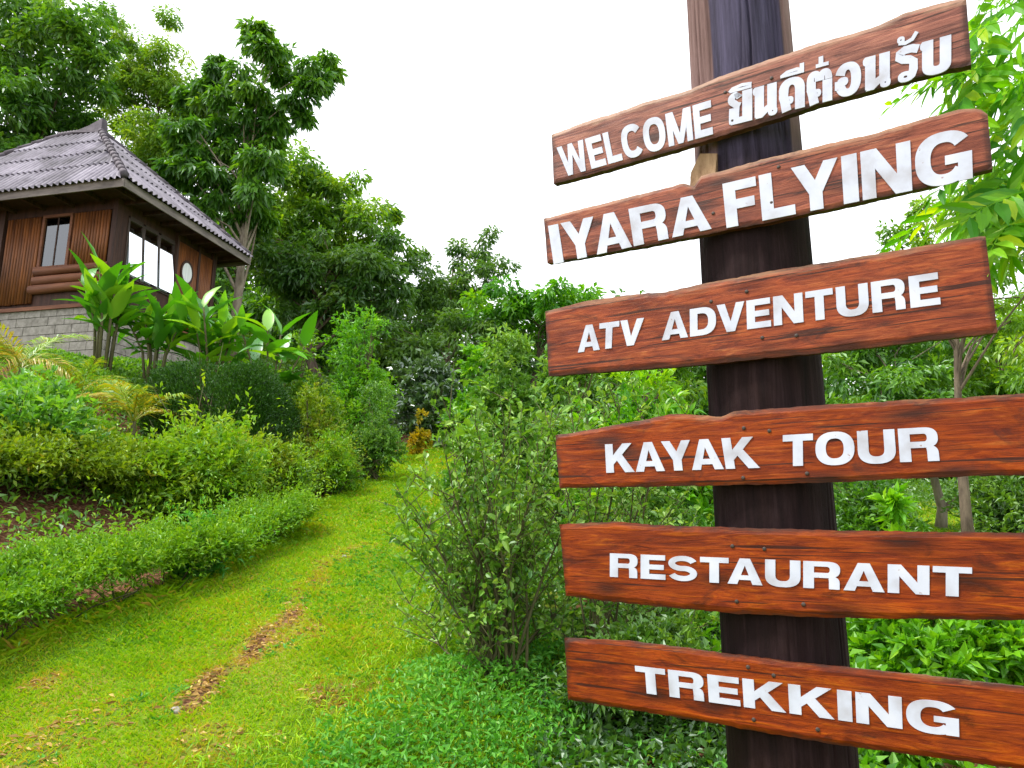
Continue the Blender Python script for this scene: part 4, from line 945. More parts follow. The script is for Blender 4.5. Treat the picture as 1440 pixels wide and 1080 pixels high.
# roof: hip with corrugated sheets laid in courses
AP = hl(at(139, 186, 0) if False else at(139, 186, 15.95))
RZ = AP[2]; RX1 = -2.9; RX0 = RX1 - 1.2; RYm = DP / 2
A0 = (-WD, 0, ZE); A1 = (0, 0, ZE); A2 = (0, DP, ZE); A3 = (-WD, DP, ZE); B0 = (RX0, RYm, RZ); B1 = (RX1, RYm, RZ)
roof = MB()
def dn(p, d): return (p[0], p[1], p[2] - d)
roof.add([dn(p, .10) for p in (A0, A1, A2, A3, B0, B1)], [(0, 1, 5, 4), (1, 2, 5), (2, 3, 4, 5), (3, 0, 4), (3, 2, 1, 0)])
roof = roof.build('roof', M['darkwood'], house)
def sheets(e0, e1, r0, r1, cols, courses, wave):
    """corrugated sheets on the slope e0-e1 (eave) / r0-r1 (ridge)"""
    e0, e1, r0, r1 = map(np.array, (e0, e1, r0, r1))
    ex = (e1 - e0) / np.linalg.norm(e1 - e0); Le = np.linalg.norm(e1 - e0)
    upv = r0 - e0; upv = upv - ex * (upv @ ex); Lu = np.linalg.norm(upv); uu = upv / Lu; nn = np.cross(ex, uu)
    if nn[2] < 0: nn = -nn
    xr0, xr1 = (r0 - e0) @ ex, (r1 - e0) @ ex
    nw = 8
    for c in range(courses):
        v0 = Lu * c / courses - (0.10 if c == 0 else 0.0); v1 = Lu * (c + 1) / courses + 0.05
        for k in range(cols):
            xa, xb = Le * k / cols, Le * (k + 1) / cols + 0.02
            nseg = max(8, int((xb - xa) / wave * 8)); V = []; okc = 0
            lift = random.uniform(0, 0.006)
            for i in range(nseg + 1):
                x = xa + (xb - xa) * i / nseg
                for j, v in enumerate((v0, (v0 + v1) / 2, v1)):
                    vv = np.clip(v / Lu, 0, 1); lo = xr0 * vv; hi = Le + (xr1 - Le) * vv
                    xx = min(max(x, lo), hi)
                    if lo < x < hi: okc += 1
                    hgt = 0.03 * math.sin(2 * math.pi * xx / wave) + 0.035 + (0.03 if j == 0 else 0.015 if j == 1 else 0) + lift
                    V.append(e0 + ex * xx + uu * v + nn * hgt)
            if okc < 4: continue
            n_ = 3; F = [(i*n_+j, (i+1)*n_+j, (i+1)*n_+j+1, i*n_+j+1) for i in range(nseg) for j in range(2)]
            q = MB(); q.add(V, F); m0 = len(q.v)
            q.add([p - nn * 0.008 for p in V], [t[::-1] for t in F])
            q.add([V[i*n_] for i in range(nseg+1)] + [V[i*n_] - nn * 0.008 for i in range(nseg+1)], [(i, nseg+1+i, nseg+2+i, i+1) for i in range(nseg)])
            q.build('roof_sheet', M['tile'], roof, True)
sheets(A0, A1, B0, B1, 10, 4, 0.15)
sheets(A1, A2, B1, B1, 7, 4, 0.15)
sheets(A2, A3, B1, B0, 5, 2, 0.15)
sheets(A3, A0, B0, B0, 4, 2, 0.15)
for p, q_ in ((A1, B1), (A0, B0), (A2, B1), (A3, B0), (B0, B1)):
    p = np.array(p); q_ = np.array(q_); q = MB(); nseg = 14
    for i in range(nseg):
        a = p + (q_ - p) * i / nseg + np.array([0, 0, .075]); b = p + (q_ - p) * (i + 1.12) / nseg + np.array([0, 0, .06])
        q.tube([a, b], [.085, .07], 8)
    q.build('ridge_cap', M['ridge'], roof, True)
q = MB()                                                # upturned end of the ridge
q.add([(RX1 - .75, RYm - .1, RZ + .05), (RX1 - .75, RYm + .1, RZ + .05), (RX1 + .12, RYm + .12, RZ - .05), (RX1 + .12, RYm - .12, RZ - .05), (RX1 - .3, RYm - .07, RZ + .2), (RX1 - .3, RYm + .07, RZ + .2), (RX1 + .08, RYm + .07, RZ + .36), (RX1 + .08, RYm - .07, RZ + .36)],
      [(0, 3, 2, 1), (4, 5, 6, 7), (0, 4, 7, 3), (1, 2, 6, 5), (0, 1, 5, 4), (3, 7, 6, 2)]); q.build('ridge_finial', M['ridge'], roof)
q = MB(); q.box(-WD - .02, .02, -.035, -.004, ZE - .20, ZE - .02); q.build('fascia_board', M['fascia'], house)
q = MB(); q.box(-.0, .03, 0.0, DP + .03, ZE - .20, ZE - .02); q.build('fascia_board', M['fascia'], house)
q = MB(); q.box(-WD - .02, 0, DP, DP + .03, ZE - .20, ZE - .02); q.box(-WD - .03, -WD, 0, DP, ZE - .20, ZE - .02); q.build('fascia_board', M['fascia'], house)
for i in range(9):
    q = MB(); x = -.25 - i * .75; q.box(x - .03, x + .03, 0.0, WY0 + .02, ZE - .19, ZE - .105); q.build('rafter_end', M['darkwood'], roof)
for i in range(7):
    q = MB(); y = .75 + i * .55; q.box(WX1 - .02, -.002, y - .03, y + .03, ZE - .19, ZE - .105); q.build('rafter_end', M['darkwood'], roof)
# ------------------------------------------------------------------ grass and ground cover
def scatter(x0, x1, y0, y1, n, keepf):
    x = rng.uniform(x0, x1, n); y = rng.uniform(y0, y1, n)
    k = keepf(x, y) > rng.random(n)
    return x[k], y[k]
def grass_patch(x, y, L, Wd, lean=0.7):
    n = len(x)
    P = np.stack([x, y, H(x, y) - 0.004], 1)
    a = rng.random(n) * 6.283; ln = lean * (0.4 + rng.random(n))
    D = np.stack([np.cos(a) * ln, np.sin(a) * ln, np.ones(n) * 0.75], 1)
    Q = np.stack([x, y, 0 * x], 1)
    rnd = 0.36 + 0.22 * lump(Q, 1.3, 21) + 0.20 * lump(Q, 5.0, 22) + 0.17 * rng.normal(size=n) + 0.75 * dirt(x, y) + 0.6 * (rng.random(n) < 0.07)
    tuft = 1 + 0.9 * np.maximum(0, lump(Q, 7.0, 23)) + 0.5 * np.maximum(0, lump(Q, 2.5, 24))
    return P, D, L * (0.45 + rng.random(n)) * tuft, Wd * (0.7 + 0.6 * rng.random(n)), rnd
def lawn_keep(x, y):
    e = 0.12 * np.sin(y * 2.3) + 0.06 * np.sin(y * 7.1)
    return sstep(-0.34, -0.14, x - hedge_foot(y) + 0.5 * e) * (1 - sstep(0.05, 0.35, x - e)) * (1 - 0.93 * np.minimum(1, dirt(x, y) * 1.15))
parts_ = []
for (y0, y1, n, L, Wd) in ((2.2, 4.2, 90000, 0.030, 0.0055), (4.2, 7, 85000, 0.036, 0.008), (7, 12, 60000, 0.05, 0.013), (12, 21, 40000, 0.07, 0.02)):
    x, y = scatter(-3.4, 0.6, y0, y1, n, lawn_keep); parts_.append(grass_patch(x, y, L, Wd))
x, y = scatter(2.0, 16, 3.5, 22, 60000, lambda x, y: sstep(2.0, 3.5, x + 0.5 * np.sin(y))); parts_.append(grass_patch(x, y, 0.08, 0.02))
ty = rng.uniform(2.5, 12, 9000); tx = hedge_foot(ty) + rng.normal(size=9000) * 0.09 - 0.12; parts_.append(grass_patch(tx, ty, 0.075, 0.009, 0.9))
cat = [np.concatenate([p[i] for p in parts_]) for i in range(5)]
g = leaves('lawn_grass', cat[0], cat[1], cat[2], cat[3], M['grass'], None, cat[4], fold=0.1, bend=0.5)
tag(g, 'short bright yellow green grass of the path between hedge and shrubs', 'grass', kind='stuff')

# broad leaved weeds among the grass
x, y = scatter(-3.0, 0.5, 2.3, 8, 9000, lambda x, y: lawn_keep(x, y) * np.clip(0.25 + 0.9 * lump(np.stack([x, y, 0 * x], 1), 2.6, 25), 0, 1))
cl = np.repeat(np.arange(len(x)), 5); n_ = len(cl); P = np.stack([x[cl] + rng.normal(size=n_) * 0.012, y[cl] + rng.normal(size=n_) * 0.012, 0 * cl], 1); P[:, 2] = H(P[:, 0], P[:, 1]) + 0.004
a = rng.random(n_) * 6.283
g = leaves('lawn_weeds', P, np.stack([np.cos(a), np.sin(a), 0.5 + 0.4 * rng.random(n_)], 1), 0.028 + 0.02 * rng.random(n_), 0.012, M['cover'], None, 0.5 + 0.25 * rng.normal(size=n_))
tag(g, 'small broad leaved weeds dotted through the grass of the path', 'weeds', kind='stuff')
# dry leaves and clods along the worn strip
x, y = scatter(-3, 0.3, 2.4, 7, 60000, lambda x, y: 0.5 * dirt(x, y) ** 1.5)
P = np.stack([x, y, H(x, y) + 0.004], 1); a = rng.random(len(x)) * 6.283
g = leaves('leaf_litter', P, np.stack([np.cos(a), np.sin(a), 0.35 * rng.random(len(x))], 1), 0.03 + 0.035 * rng.random(len(x)), 0.014, M['litter'], None, None, fold=0.3)
tag(g, 'dry brown leaves scattered along the worn strip of the path', 'leaf litter', kind='stuff')

def stone(px, py, r, label, seed):
    p = ground_px(px, py); rr = np.random.default_rng(seed); V = []; n1, n2 = 9, 6
    for i in range(n2 + 1):
        th = math.pi * i / n2
        for k in range(n1):
            a = 2 * math.pi * k / n1; q = r * (0.8 + 0.4 * rr.random())
            V.append((q * math.sin(th) * math.cos(a) * 1.25, q * math.sin(th) * math.sin(a), q * 0.75 * math.cos(th) + r * 0.3))
    F = [(i*n1+k, i*n1+(k+1) % n1, (i+1)*n1+(k+1) % n1, (i+1)*n1+k) for i in range(n2) for k in range(n1)]
    mb = MB(); mb.add(V, F); o = mb.build('stone', M['stone'], None, True); o.location = p; tag(o, label, 'stone')
stone(248, 1003, 0.026, 'pale stone at the near end of the bare strip', 1)
stone(484, 784, 0.02, 'small light stone lying on the grass further up the path', 4)

def cover(name, label, x, y, hmax, L, Wd, mat, seed, tone=0.0, fr=1.2):
    n = len(x); Q = np.stack([x, y, 0 * x], 1)
    ln = lump(Q, fr, seed)
    hz = hmax * np.clip(0.55 + 0.5 * ln, 0.1, 1.3) * (1 - 0.75 * rng.random(n) ** 1.8)
    P = np.stack([x, y, H(x, y) + hz], 1)
    D = rng.normal(size=(n, 3)) * 0.7; D[:, 2] = np.abs(D[:, 2]) * 0.6 + 0.2
    rnd = 0.4 + tone + 0.2 * ln + 0.18 * rng.normal(size=n)
    ll = L * (0.6 + 0.8 * rng.random(n))
    o = leaves(name, P, D, ll, ll * Wd / L, M[mat], None, rnd)
    return tag(o, label, 'ground cover', kind='stuff')
x, y = scatter(-16, -2.7, 3.5, 24, 90000, lambda x, y: sstep(2.9, 3.5, -x + 0.15 * np.sin(3 * y)) * (0.25 + 0.75 * sstep(4.0, 5.2, y - 0.35 * (x + 3))))
cover('bank_undergrowth', 'low mixed undergrowth covering the bank below the bungalow', x, y, 0.22, 0.075, 0.032, 'mid', 31, 0.08)
x, y = scatter(-13, -4.5, 9.5, 14.2, 34000, lambda x, y: 0.9 + 0 * x)
cover('plinth_undergrowth', 'taller leafy undergrowth in front of the concrete plinth', x, y, 0.2, 0.1, 0.04, 'mid', 36, 0.12)
x, y = scatter(-16, 16, 15, 34, 60000, lambda x, y: sstep(17, 19, y + 0 * x) * (1 - 0 * x))
cover('forest_undergrowth', 'dark undergrowth at the foot of the trees behind the path', x, y, 0.9, 0.16, 0.07, 'dark', 32, 0.05, 0.8)
x, y = scatter(-0.8, 1.4, 2.3, 4.4, 24000, lambda x, y: sstep(-0.62, -0.2, x - 0.42 * (3.6 - y) * -1 + 0.1 * np.sin(9 * y)) * (1 - 0.92 * sstep(0.1, 0.35, x + 0.06 * np.sin(11 * y))))
cover('creeping_herb', 'fresh green creeping herb spilling onto the path at the lower edge', x, y, 0.15, 0.036, 0.014, 'cover', 33, 0.08, 3.5)
x, y = scatter(-1.3, 1.2, 2.3, 4.2, 9000, lambda x, y: sstep(-1.2, -0.4, x + 0.42 * (3.6 - y) + 0.1 * np.sin(9 * y)) * (1 - 0.9 * sstep(0.1, 0.4, x)))
P = np.stack([x, y, H(x, y)], 1); D = rng.normal(size=(len(x), 3)) * 0.45; D[:, 2] = 1
g = leaves('long_grass', P, D, 0.10 + 0.12 * rng.random(len(x)), 0.006, M['grass'], None, 0.35 + 0.2 * rng.normal(size=len(x)), bend=1.0, hi=True)
tag(g, 'longer grass blades among the creeping herb at the lower edge', 'grass', kind='stuff')
x, y = scatter(0.6, 9, 2.4, 8, 42000, lambda x, y: 0.9 * sstep(0.9, 1.3, x + 0.15 * np.sin(5 * y)))
cover('weedy_undergrowth', 'bright leafy weeds on the ground to the right of the post', x, y, 0.3, 0.08, 0.035, 'bright', 34, -0.05, 1.4)
x, y = scatter(-0.7, 2.6, 4.2, 16, 42000, lambda x, y: sstep(-0.75, -0.1, x + 0.12 * np.sin(4 * y)))
cover('shrub_undergrowth', 'leafy undergrowth beneath the shrubs on the right of the path', x, y, 0.35, 0.07, 0.03, 'shrub', 35, 0.0, 1.4)

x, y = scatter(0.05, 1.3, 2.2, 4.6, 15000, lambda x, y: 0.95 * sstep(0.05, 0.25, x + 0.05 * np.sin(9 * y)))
cover('shade_undergrowth', 'low plants beneath the boards, leaf colour darkened to stand for shade', x, y, 0.16, 0.05, 0.022, 'dark', 37, -0.1, 3.0)  # shade under the boards is put into the dark leaf colour
# ------------------------------------------------------------------ hedges on the left of the path
def shift(pts, dx): return [np.array([p[0] + dx, p[1]]) for p in pts]
hedge('low_hedge', 'low clipped hedge at the left edge of the photo nearest the camera', shift(gp((-330, 985), (-120, 955), (60, 900), (225, 842)), -0.15), 0.66, 0.31, 17000, 0.034, 0.013, 'hedge', 41, 'clipped hedges beside the path', tone=0.04, lift=0.10)
hedge('low_hedge', 'low clipped hedge along the path just beyond the nearest one', shift(gp((232, 838), (330, 795), (430, 745)), -0.13), 0.58, 0.27, 15000, 0.038, 0.014, 'hedge', 42, 'clipped hedges beside the path', tone=0.10, lift=0.08)
hedge('upper_hedge', 'loose leggy hedge on the red soil bank above the nearest low hedge', [(-5.0, 4.9), (-4.35, 5.6), (-3.9, 6.5), (-3.6, 7.5)], 0.85, 0.52, 7500, 0.05, 0.022, 'olive', 43, 'clipped hedges beside the path', 0.3, 0.05, 0.17)
hedge('upper_hedge', 'rounded yellow green hedge where the path narrows', [(-3.25, 7.6), (-2.95, 8.6), (-2.75, 9.8), (-2.65, 11.0)], 0.9, 0.55, 6500, 0.055, 0.022, 'olive', 44, 'clipped hedges beside the path', 0.25, 0.12)

def shrub_px(name, label, px, Y, ytop, wpx, n, L, Wd, mat, cat='shrub', deep=0.9, **k):
    c, h = place(px, ytop, Y); rx = wpx / 2 / FPX * Y
    return mound(name, label, cat, c, rx, rx * deep, max(0.25, h), n, L, Wd, mat, **k)
shrub_px('leafy_shrub', 'pale green leafy shrub at the left edge below the areca fronds', 50, 6.6, 535, 250, 12000, 0.085, 0.036, 'light', seed=51, rough=0.22, tone=0.05)
shrub_px('leafy_shrub', 'pale green leafy shrub cut by the left edge of the photo', -90, 5.6, 560, 240, 8000, 0.08, 0.034, 'light', seed=52)
shrub_px('yellow_green_shrub', 'loose yellow green shrub below the dark rounded bush', 285, 7.3, 580, 215, 12000, 0.07, 0.026, 'hedge', seed=53, rough=0.3, tone=0.16, spike=0.03)
shrub_px('yellow_green_shrub', 'soft yellow green shrub between pale leafy shrub and palm', 130, 7.4, 590, 150, 8000, 0.06, 0.02, 'hedge', seed=54, tone=0.2)
shrub_px('rounded_bush', 'dark clipped rounded bush in front of the bungalow plants', 318, 9.6, 517, 178, 30000, 0.05, 0.018, 'topiary', seed=55, rough=0.2, box=True, tone=0.0, inner=0.3, upb=0.7)
shrub_px('small_shrub', 'brownish yellow shrub right of the dark rounded bush', 440, 10.2, 548, 90, 6000, 0.06, 0.025, 'olive', seed=56, tone=0.2)
shrub_px('small_shrub', 'grey green shrub bulging over the far end of the hedge', 530, 11.0, 540, 95, 9000, 0.055, 0.02, 'shrub', seed=57, tone=0.1, rough=0.2)
for px_, Y_, yt_, w_, mt_, sd_2, lb_ in ((60, 6.5, 625, 110, 'hedge', 101, 'bright little shrub at the left edge above the red soil'), (175, 6.9, 625, 100, 'olive', 102, 'olive little shrub on the red soil bank, second from the left edge'),
        (330, 7.6, 640, 110, 'hedge', 103, 'bright rounded little shrub below the dark rounded bush'), (405, 8.4, 628, 95, 'yellowgreen', 104, 'yellow green little shrub beside the narrowing path'),
        (470, 9.6, 612, 85, 'hedge', 105, 'small bright shrub at the edge of the path near its far end'), (285, 5.6, 735, 70, 'cover', 106, 'fresh green little plant between low hedge and red soil')):
    shrub_px('little_shrub', lb_, px_, Y_, yt_, w_, 5500, 0.05, 0.02, mt_, seed=sd_2, tone=0.12, spike=0.03, group='little shrubs on the bank')
shrub_px('yellow_shrub', 'small golden leaved shrub at the far end of the path', 592, 14.5, 578, 34, 1600, 0.075, 0.035, 'yellow', seed=58, stems=4)
shrub_px('feathery_bush', 'bright green bush with a lifted right end behind the hedges', 510, 13.5, 440, 120, 12000, 0.09, 0.032, 'bright', seed=59, rough=0.35, tone=-0.02)
shrub_px('feathery_bush', 'yellowish green bush between big leaves and bright bush', 430, 12.6, 470, 110, 9000, 0.085, 0.035, 'yellowgreen', seed=60, rough=0.3)
shrub_px('glossy_shrub', 'dark glossy shrub closing off the end of the path', 610, 17.0, 500, 130, 8000, 0.17, 0.08, 'glossy', seed=61, rough=0.3, gap=0.2)
shrub_px('glossy_shrub', 'lighter glossy shrub right of the path end', 668, 15.5, 488, 90, 5000, 0.15, 0.07, 'bright', seed=62, rough=0.3, tone=-0.15)
shrub_px('leafy_shrub', 'leafy shrub on the right of the path behind the leggy shrub', 715, 9.5, 470, 130, 12000, 0.09, 0.036, 'shrub', seed=63, rough=0.3, tone=0.1)
shrub_px('leafy_shrub', 'medium green shrub at the right of the path, beyond the leggy shrub', 665, 8.0, 600, 100, 7000, 0.06, 0.026, 'light', seed=64, rough=0.3, tone=-0.1, spike=0.04)
shrub_px('leafy_shrub', 'bright large leaved shrub showing between third and fourth boards', 900, 6.2, 500, 260, 9000, 0.11, 0.042, 'bright', seed=65, rough=0.3, tone=-0.08)
shrub_px('leafy_shrub', 'green shrub behind the left ends of the middle boards', 800, 7.0, 495, 150, 8000, 0.09, 0.036, 'shrub', seed=66, rough=0.3, tone=0.12)
shrub_px('leafy_shrub', 'dark fine leaved shrub seen below the fourth board', 905, 4.9, 640, 210, 12000, 0.05, 0.02, 'shrub', seed=67, rough=0.3, tone=0.0)
shrub_px('leafy_shrub', 'shrub low behind the left end of the lowest board, coloured dark for shade', 890, 3.4, 880, 260, 14000, 0.042, 0.018, 'dark', seed=68, rough=0.3, tone=-0.08)  # dark leaf colour carries the deep shade of this corner
shrub_px('yellow_green_shrub', 'bright weeds between the two lowest boards at the right', 1330, 4.2, 845, 320, 11000, 0.085, 0.034, 'bright', seed=69, rough=0.4, tone=0.1)
shrub_px('yellow_green_shrub', 'bright low bush just right of the post at its foot', 1230, 3.2, 985, 150, 5000, 0.055, 0.024, 'bright', seed=70, tone=-0.05)
shrub_px('leafy_shrub', 'large leaved little plant right of the post under the fourth board', 1252, 8.0, 698, 70, 900, 0.17, 0.06, 'bright', seed=71)
shrub_px('leafy_shrub', 'dark green bush right of the post behind the little plant', 1210, 10.5, 655, 150, 8000, 0.10, 0.045, 'mid', seed=72, rough=0.3)
shrub_px('leafy_shrub', 'dark bush behind the forked trunk at the right edge', 1420, 12.5, 640, 200, 9000, 0.12, 0.05, 'dark', seed=73, rough=0.3, tone=0.1)

# leggy shrub on the right of the path: many thin stems fanning from one foot
def leggy_shrub(px0, py0, label, tips, tone=0.5):
    c = ground_px(px0, py0)
    t = thing('leggy_shrub', label, 'shrub', c)
    Y = c[1]; Ps = []; As = []; big = []
    for i, (px, py) in enumerate(tips):
        e = at(px, py, Y + rng.uniform(-0.45, 0.5)) - c
        b = np.array([rng.normal() * 0.07, rng.normal() * 0.07, -0.03])
        K = 8; pts = []
        side = e - b
        for k in range(K):
            s = k / (K - 1)
            p = b + side * np.array([s ** 1.15, s ** 1.15, s ** 0.85]) + np.array([0.03 * math.sin(s * 7 + i), 0.03 * math.cos(s * 6 + i), 0]) * s
            pts.append(p)
        r0 = rng.uniform(0.006, 0.011)
        mb = MB(); mb.tube(pts, [r0 * (1 - 0.8 * k / (K - 1)) for k in range(K)], 6, False)
        L = np.linalg.norm(side)
        tw = []
        for q in range(int(6 + 6 * L)):
            s = rng.uniform(0.35, 0.97); k = s * (K - 1); k0 = int(k); p = pts[k0] + (pts[min(k0 + 1, K - 1)] - pts[k0]) * (k - k0)
            d = rng.normal(size=3) * 0.7; d[2] = abs(d[2]) * 0.5 + 0.5; d = d / np.linalg.norm(d) * rng.uniform(0.12, 0.30)
            mb.tube([p, p + d * 0.5 + rng.normal(size=3) * 0.01, p + d], [r0 * 0.35, r0 * 0.25, r0 * 0.12], 4, False)
            tw.append((p, d))
        tw.append((pts[-3], pts[-1] - pts[-3]))
        mb.build('stem', M['twig'], t, True)
        for p, d in tw:
            m = int(rng.integers(7, 14))
            ss = rng.uniform(0.1, 1.0, m)
            q = p + d[None] * ss[:, None] + rng.normal(size=(m, 3)) * 0.006
            a = rng.normal(size=(m, 3)) * 0.7 + d / np.linalg.norm(d) * 0.7; a[:, 2] += 0.15
            Ps.append(q); As.append(a)
    P = np.concatenate(Ps); A = np.concatenate(As); n = len(P)
    f = lump(P, 2.5, 81); L = 0.043 * (0.6 + 0.8 * rng.random(n))
    leaves('foliage', P, A, L, L * 0.5, M['shrub'], t, tone + 0.2 * f + 0.2 * rng.normal(size=n), hi=True)
    # larger leaves that can be told apart, on the side towards the path and the camera
    f2 = P[:, 1] + 0.35 * np.abs(P[:, 0] + 0.3) + 0.25 * rng.random(n)
    for j in np.argsort(f2)[:60:2]:
        a = A[j] * 0.6 + np.array([0, -0.2, -0.35])
        leaves('leaf', P[j][None], a[None], 0.065 + 0.025 * rng.random(), 0.034, M['shrub'], t, np.array([0.45 + 0.35 * rng.random()]), hi=True)
leggy_shrub(702, 958, 'leggy shrub with fanning bare stems right beside the path', [(548, 715), (575, 700), (560, 760), (600, 660), (628, 690), (640, 620), (668, 668), (690, 600), (705, 650), (735, 575), (750, 640), (770, 600), (795, 610), (820, 660), (850, 640), (600, 740), (622, 790), (660, 720), (700, 700), (740, 690), (780, 700), (810, 760), (840, 800), (590, 800), (640, 760), (680, 760), (720, 770), (760, 780), (645, 850), (800, 850), (690, 845), (740, 850), (610, 610), (655, 575), (780, 560), (630, 560), (570, 840), (555, 680), (595, 880), (640, 900), (720, 540)], 0.68)
leggy_shrub(850, 930, 'second leggy shrub showing behind the left ends of the lower boards', [(760, 560), (790, 540), (820, 570), (850, 545), (880, 560), (910, 575), (940, 600), (970, 560), (1000, 640), (780, 640), (830, 700), (870, 720), (900, 700), (940, 720), (980, 730), (770, 720), (800, 780), (850, 800), (900, 860), (950, 850), (990, 880), (760, 880), (1010, 800), (830, 880)], 0.68)

# ------------------------------------------------------------------ big leaved plants before the bungalow
def blade_mesh(name, L, Wd, droop, fold, rndv, n=9, wave=0.02):
    V = []; 
    for i in range(n):
        s = i / (n - 1); x = L * s; z = -droop * L * s ** 2.1
        wv = Wd * 0.5 * (math.sin(math.pi * min(1, s ** 0.75)) ** 0.75 if 0 < s < 1 else 0.02)
        wz = wave * math.sin(s * 17)
        V += [(x, wv, z + wv * fold + wz * wv * 4), (x, 0, z), (x, -wv, z + wv * fold - wz * wv * 4)]
    F = []
    for i in range(n - 1):
        F += [(3*i, 3*i+1, 3*i+4, 3*i+3), (3*i+1, 3*i+2, 3*i+5, 3*i+4)]
    return mesh_np(name, np.array(V), np.array(F), np.full(len(V), rndv), True)
BL = [blade_mesh('big_leaf', 1.0, 0.29, d, 0.35, r_) for d, r_ in ((0.15, 0.35), (0.3, 0.55), (0.55, 0.2), (0.1, 0.75), (0.35, 0.95), (0.45, 0.1))]
for m_ in BL: m_.materials.append(M['bigleaf'])
def big_leaf_plant(label, px, Y, ytop, canes, nleaf, size, spread=0.4, tilt=(15, 75), dark=False, name='ginger_plant'):
    c, h = place(px, ytop, Y)
    t = thing(name, label, 'plant', c, group='big leaved plants before the bungalow')
    for k in range(canes):
        a = 2 * math.pi * (k + rng.random() * 0.6) / canes; hh = h * rng.uniform(0.62, 0.9) * (1 if k else 1.0)
        b = np.array([math.cos(a), math.sin(a), 0]) * 0.1; b[2] = H(c[0] + b[0], c[1] + b[1]) - c[2] - 0.03
        e = np.array([math.cos(a) * spread * rng.uniform(0.3, 1), math.sin(a) * spread * rng.uniform(0.3, 1), hh])
        mid = b * 0.5 + e * 0.5 + np.array([0, 0, 0.12]) - np.array([e[0], e[1], 0]) * 0.15
        mb = MB(); mb.tube([b, mid, e], [0.028, 0.022, 0.012], 7); mb.build('stem', M['twig'], t, True)
        for j in range(nleaf):
            s = rng.uniform(0.45, 1.0) if j else 1.0
            p = b * (1 - s) ** 2 + 2 * mid * s * (1 - s) + e * s * s
            o = bpy.data.objects.new('leaf', BL[rng.integers(len(BL))]); link(o, t)
            el = R(rng.uniform(*tilt)) if j else R(72)
            o.rotation_euler = (rng.normal() * 0.3, -el, rng.random() * 6.283)
            q = size * rng.uniform(0.7, 1.15); o.scale = (q, q * rng.uniform(0.85, 1.2), q); o.location = p
    return t
big_leaf_plant('tallest big leaved plant rising before the bungalow corner', 160, 11.3, 380, 8, 8, 0.7, 0.42, (25, 82))
big_leaf_plant('big leaved plant under the tall white windows', 228, 11.6, 410, 8, 8, 0.62, 0.5, (15, 78))
big_leaf_plant('big leaved plant below the oval window', 305, 12.0, 428, 8, 8, 0.62, 0.6, (10, 75))
big_leaf_plant('spreading big leaved plant right of the bungalow', 385, 12.2, 452, 7, 7, 0.65, 0.7, (-10, 50))

# areca palms: every frond a part
def frond_mesh(name, L, n, ll, arch, seed, tone, lw=0.022, droop=0.6):
    r = np.random.default_rng(seed)
    def rp(s): return np.array([L * s * (1 - 0.12 * arch * s), 0, L * (0.75 * s - arch * s * s)])
    P = []; D = []; LL = []
    for i in range(n):
        s = 0.14 + 0.86 * i / (n - 1)
        for sd in (-1, 1):
            P.append(rp(s)); f = math.sin(math.pi * (0.12 + 0.8 * s))
            t = rp(min(1, s + .02)) - rp(s - .02); t /= np.linalg.norm(t)
            D.append(t * 0.75 + np.array([0, sd * (1 - 0.4 * s), 0.25 - 0.2 * r.random()]) + r.normal(size=3) * 0.08); LL.append(ll * (0.45 + 0.6 * f))
    P = np.array(P); D = unit(np.array(D)); LL = np.array(LL)[:, None]; n2 = len(P)
    S = unit(np.cross(D, np.array([0, 0, 1.0]) + r.normal(size=(n2, 3)) * 0.2)); dz = np.array([0, 0, 1.0])
    m = P + D * LL * 0.5; tip = P + D * LL - dz * LL * droop * 0.6
    V = np.stack([P, m + S * lw * 0.5, m - S * lw * 0.5, tip], 1).reshape(-1, 3)
    F = (np.arange(n2)[:, None, None] * 4 + np.array([[0, 1, 2], [1, 3, 2]])[None]).reshape(-1, 3)
    rn = np.repeat(np.clip(tone + 0.15 * r.normal(size=n2), 0, 1), 4)
    K = 10; q = MB(); q.tube([rp(k / K) for k in range(K + 1)], [0.009 * (1 - 0.8 * k / K) for k in range(K + 1)], 4, False)
    tri = []
    for f in q.f: tri += [(f[0], f[1], f[2]), (f[0], f[2], f[3])]
    V = np.concatenate([V, np.array(q.v)]); F = np.concatenate([F, np.array(tri) + n2 * 4]); rn = np.concatenate([rn, np.full(len(q.v), 0.7)])
    return mesh_np(name, V, F, rn)
FR = [frond_mesh('frond', 1.0, 26, 0.34, a, i, t_) for i, (a, t_) in enumerate(((0.45, 0.45), (0.7, 0.7), (0.9, 0.85), (0.6, 0.3)))]
for m_ in FR: m_.materials.append(M['frond'])
def palm(label, px, Y, ybase_off, nf, size, el=(0.1, 0.9), azr=(0, 6.283), h=0.25, group='areca palms on the bank'):
    x = at(px, 520, Y)[0]; c = np.array([x, Y, float(H(x, Y))])
    t = thing('areca_palm', label, 'palm', c, group=group)
    mb = MB(); mb.tube([(0, 0, -0.05), (0.01, 0, h * 0.5), (0, 0.01, h)], [0.05, 0.04, 0.03], 8); mb.build('trunk', M['twig'], t, True)
    for k in range(nf):
        o = bpy.data.objects.new('frond', FR[rng.integers(len(FR))]); link(o, t)
        o.rotation_euler = (rng.normal() * 0.2, -rng.uniform(*el), rng.uniform(*azr)); q = size * rng.uniform(0.75, 1.15); o.scale = (q, q, q); o.location = (0, 0, h * 0.95)
palm('yellowish areca palm at the left edge below the bungalow', 30, 8.4, 0, 14, 0.75, (-0.1, 0.6), h=0.35)
palm('orange tipped areca palm in front of the concrete plinth', 115, 8.8, 0, 11, 0.6, (-0.1, 0.6), h=0.2)
palm('areca palm with fronds arching over the dark rounded bush', 195, 8.6, 0, 14, 0.8, (0.0, 0.7), h=0.3)

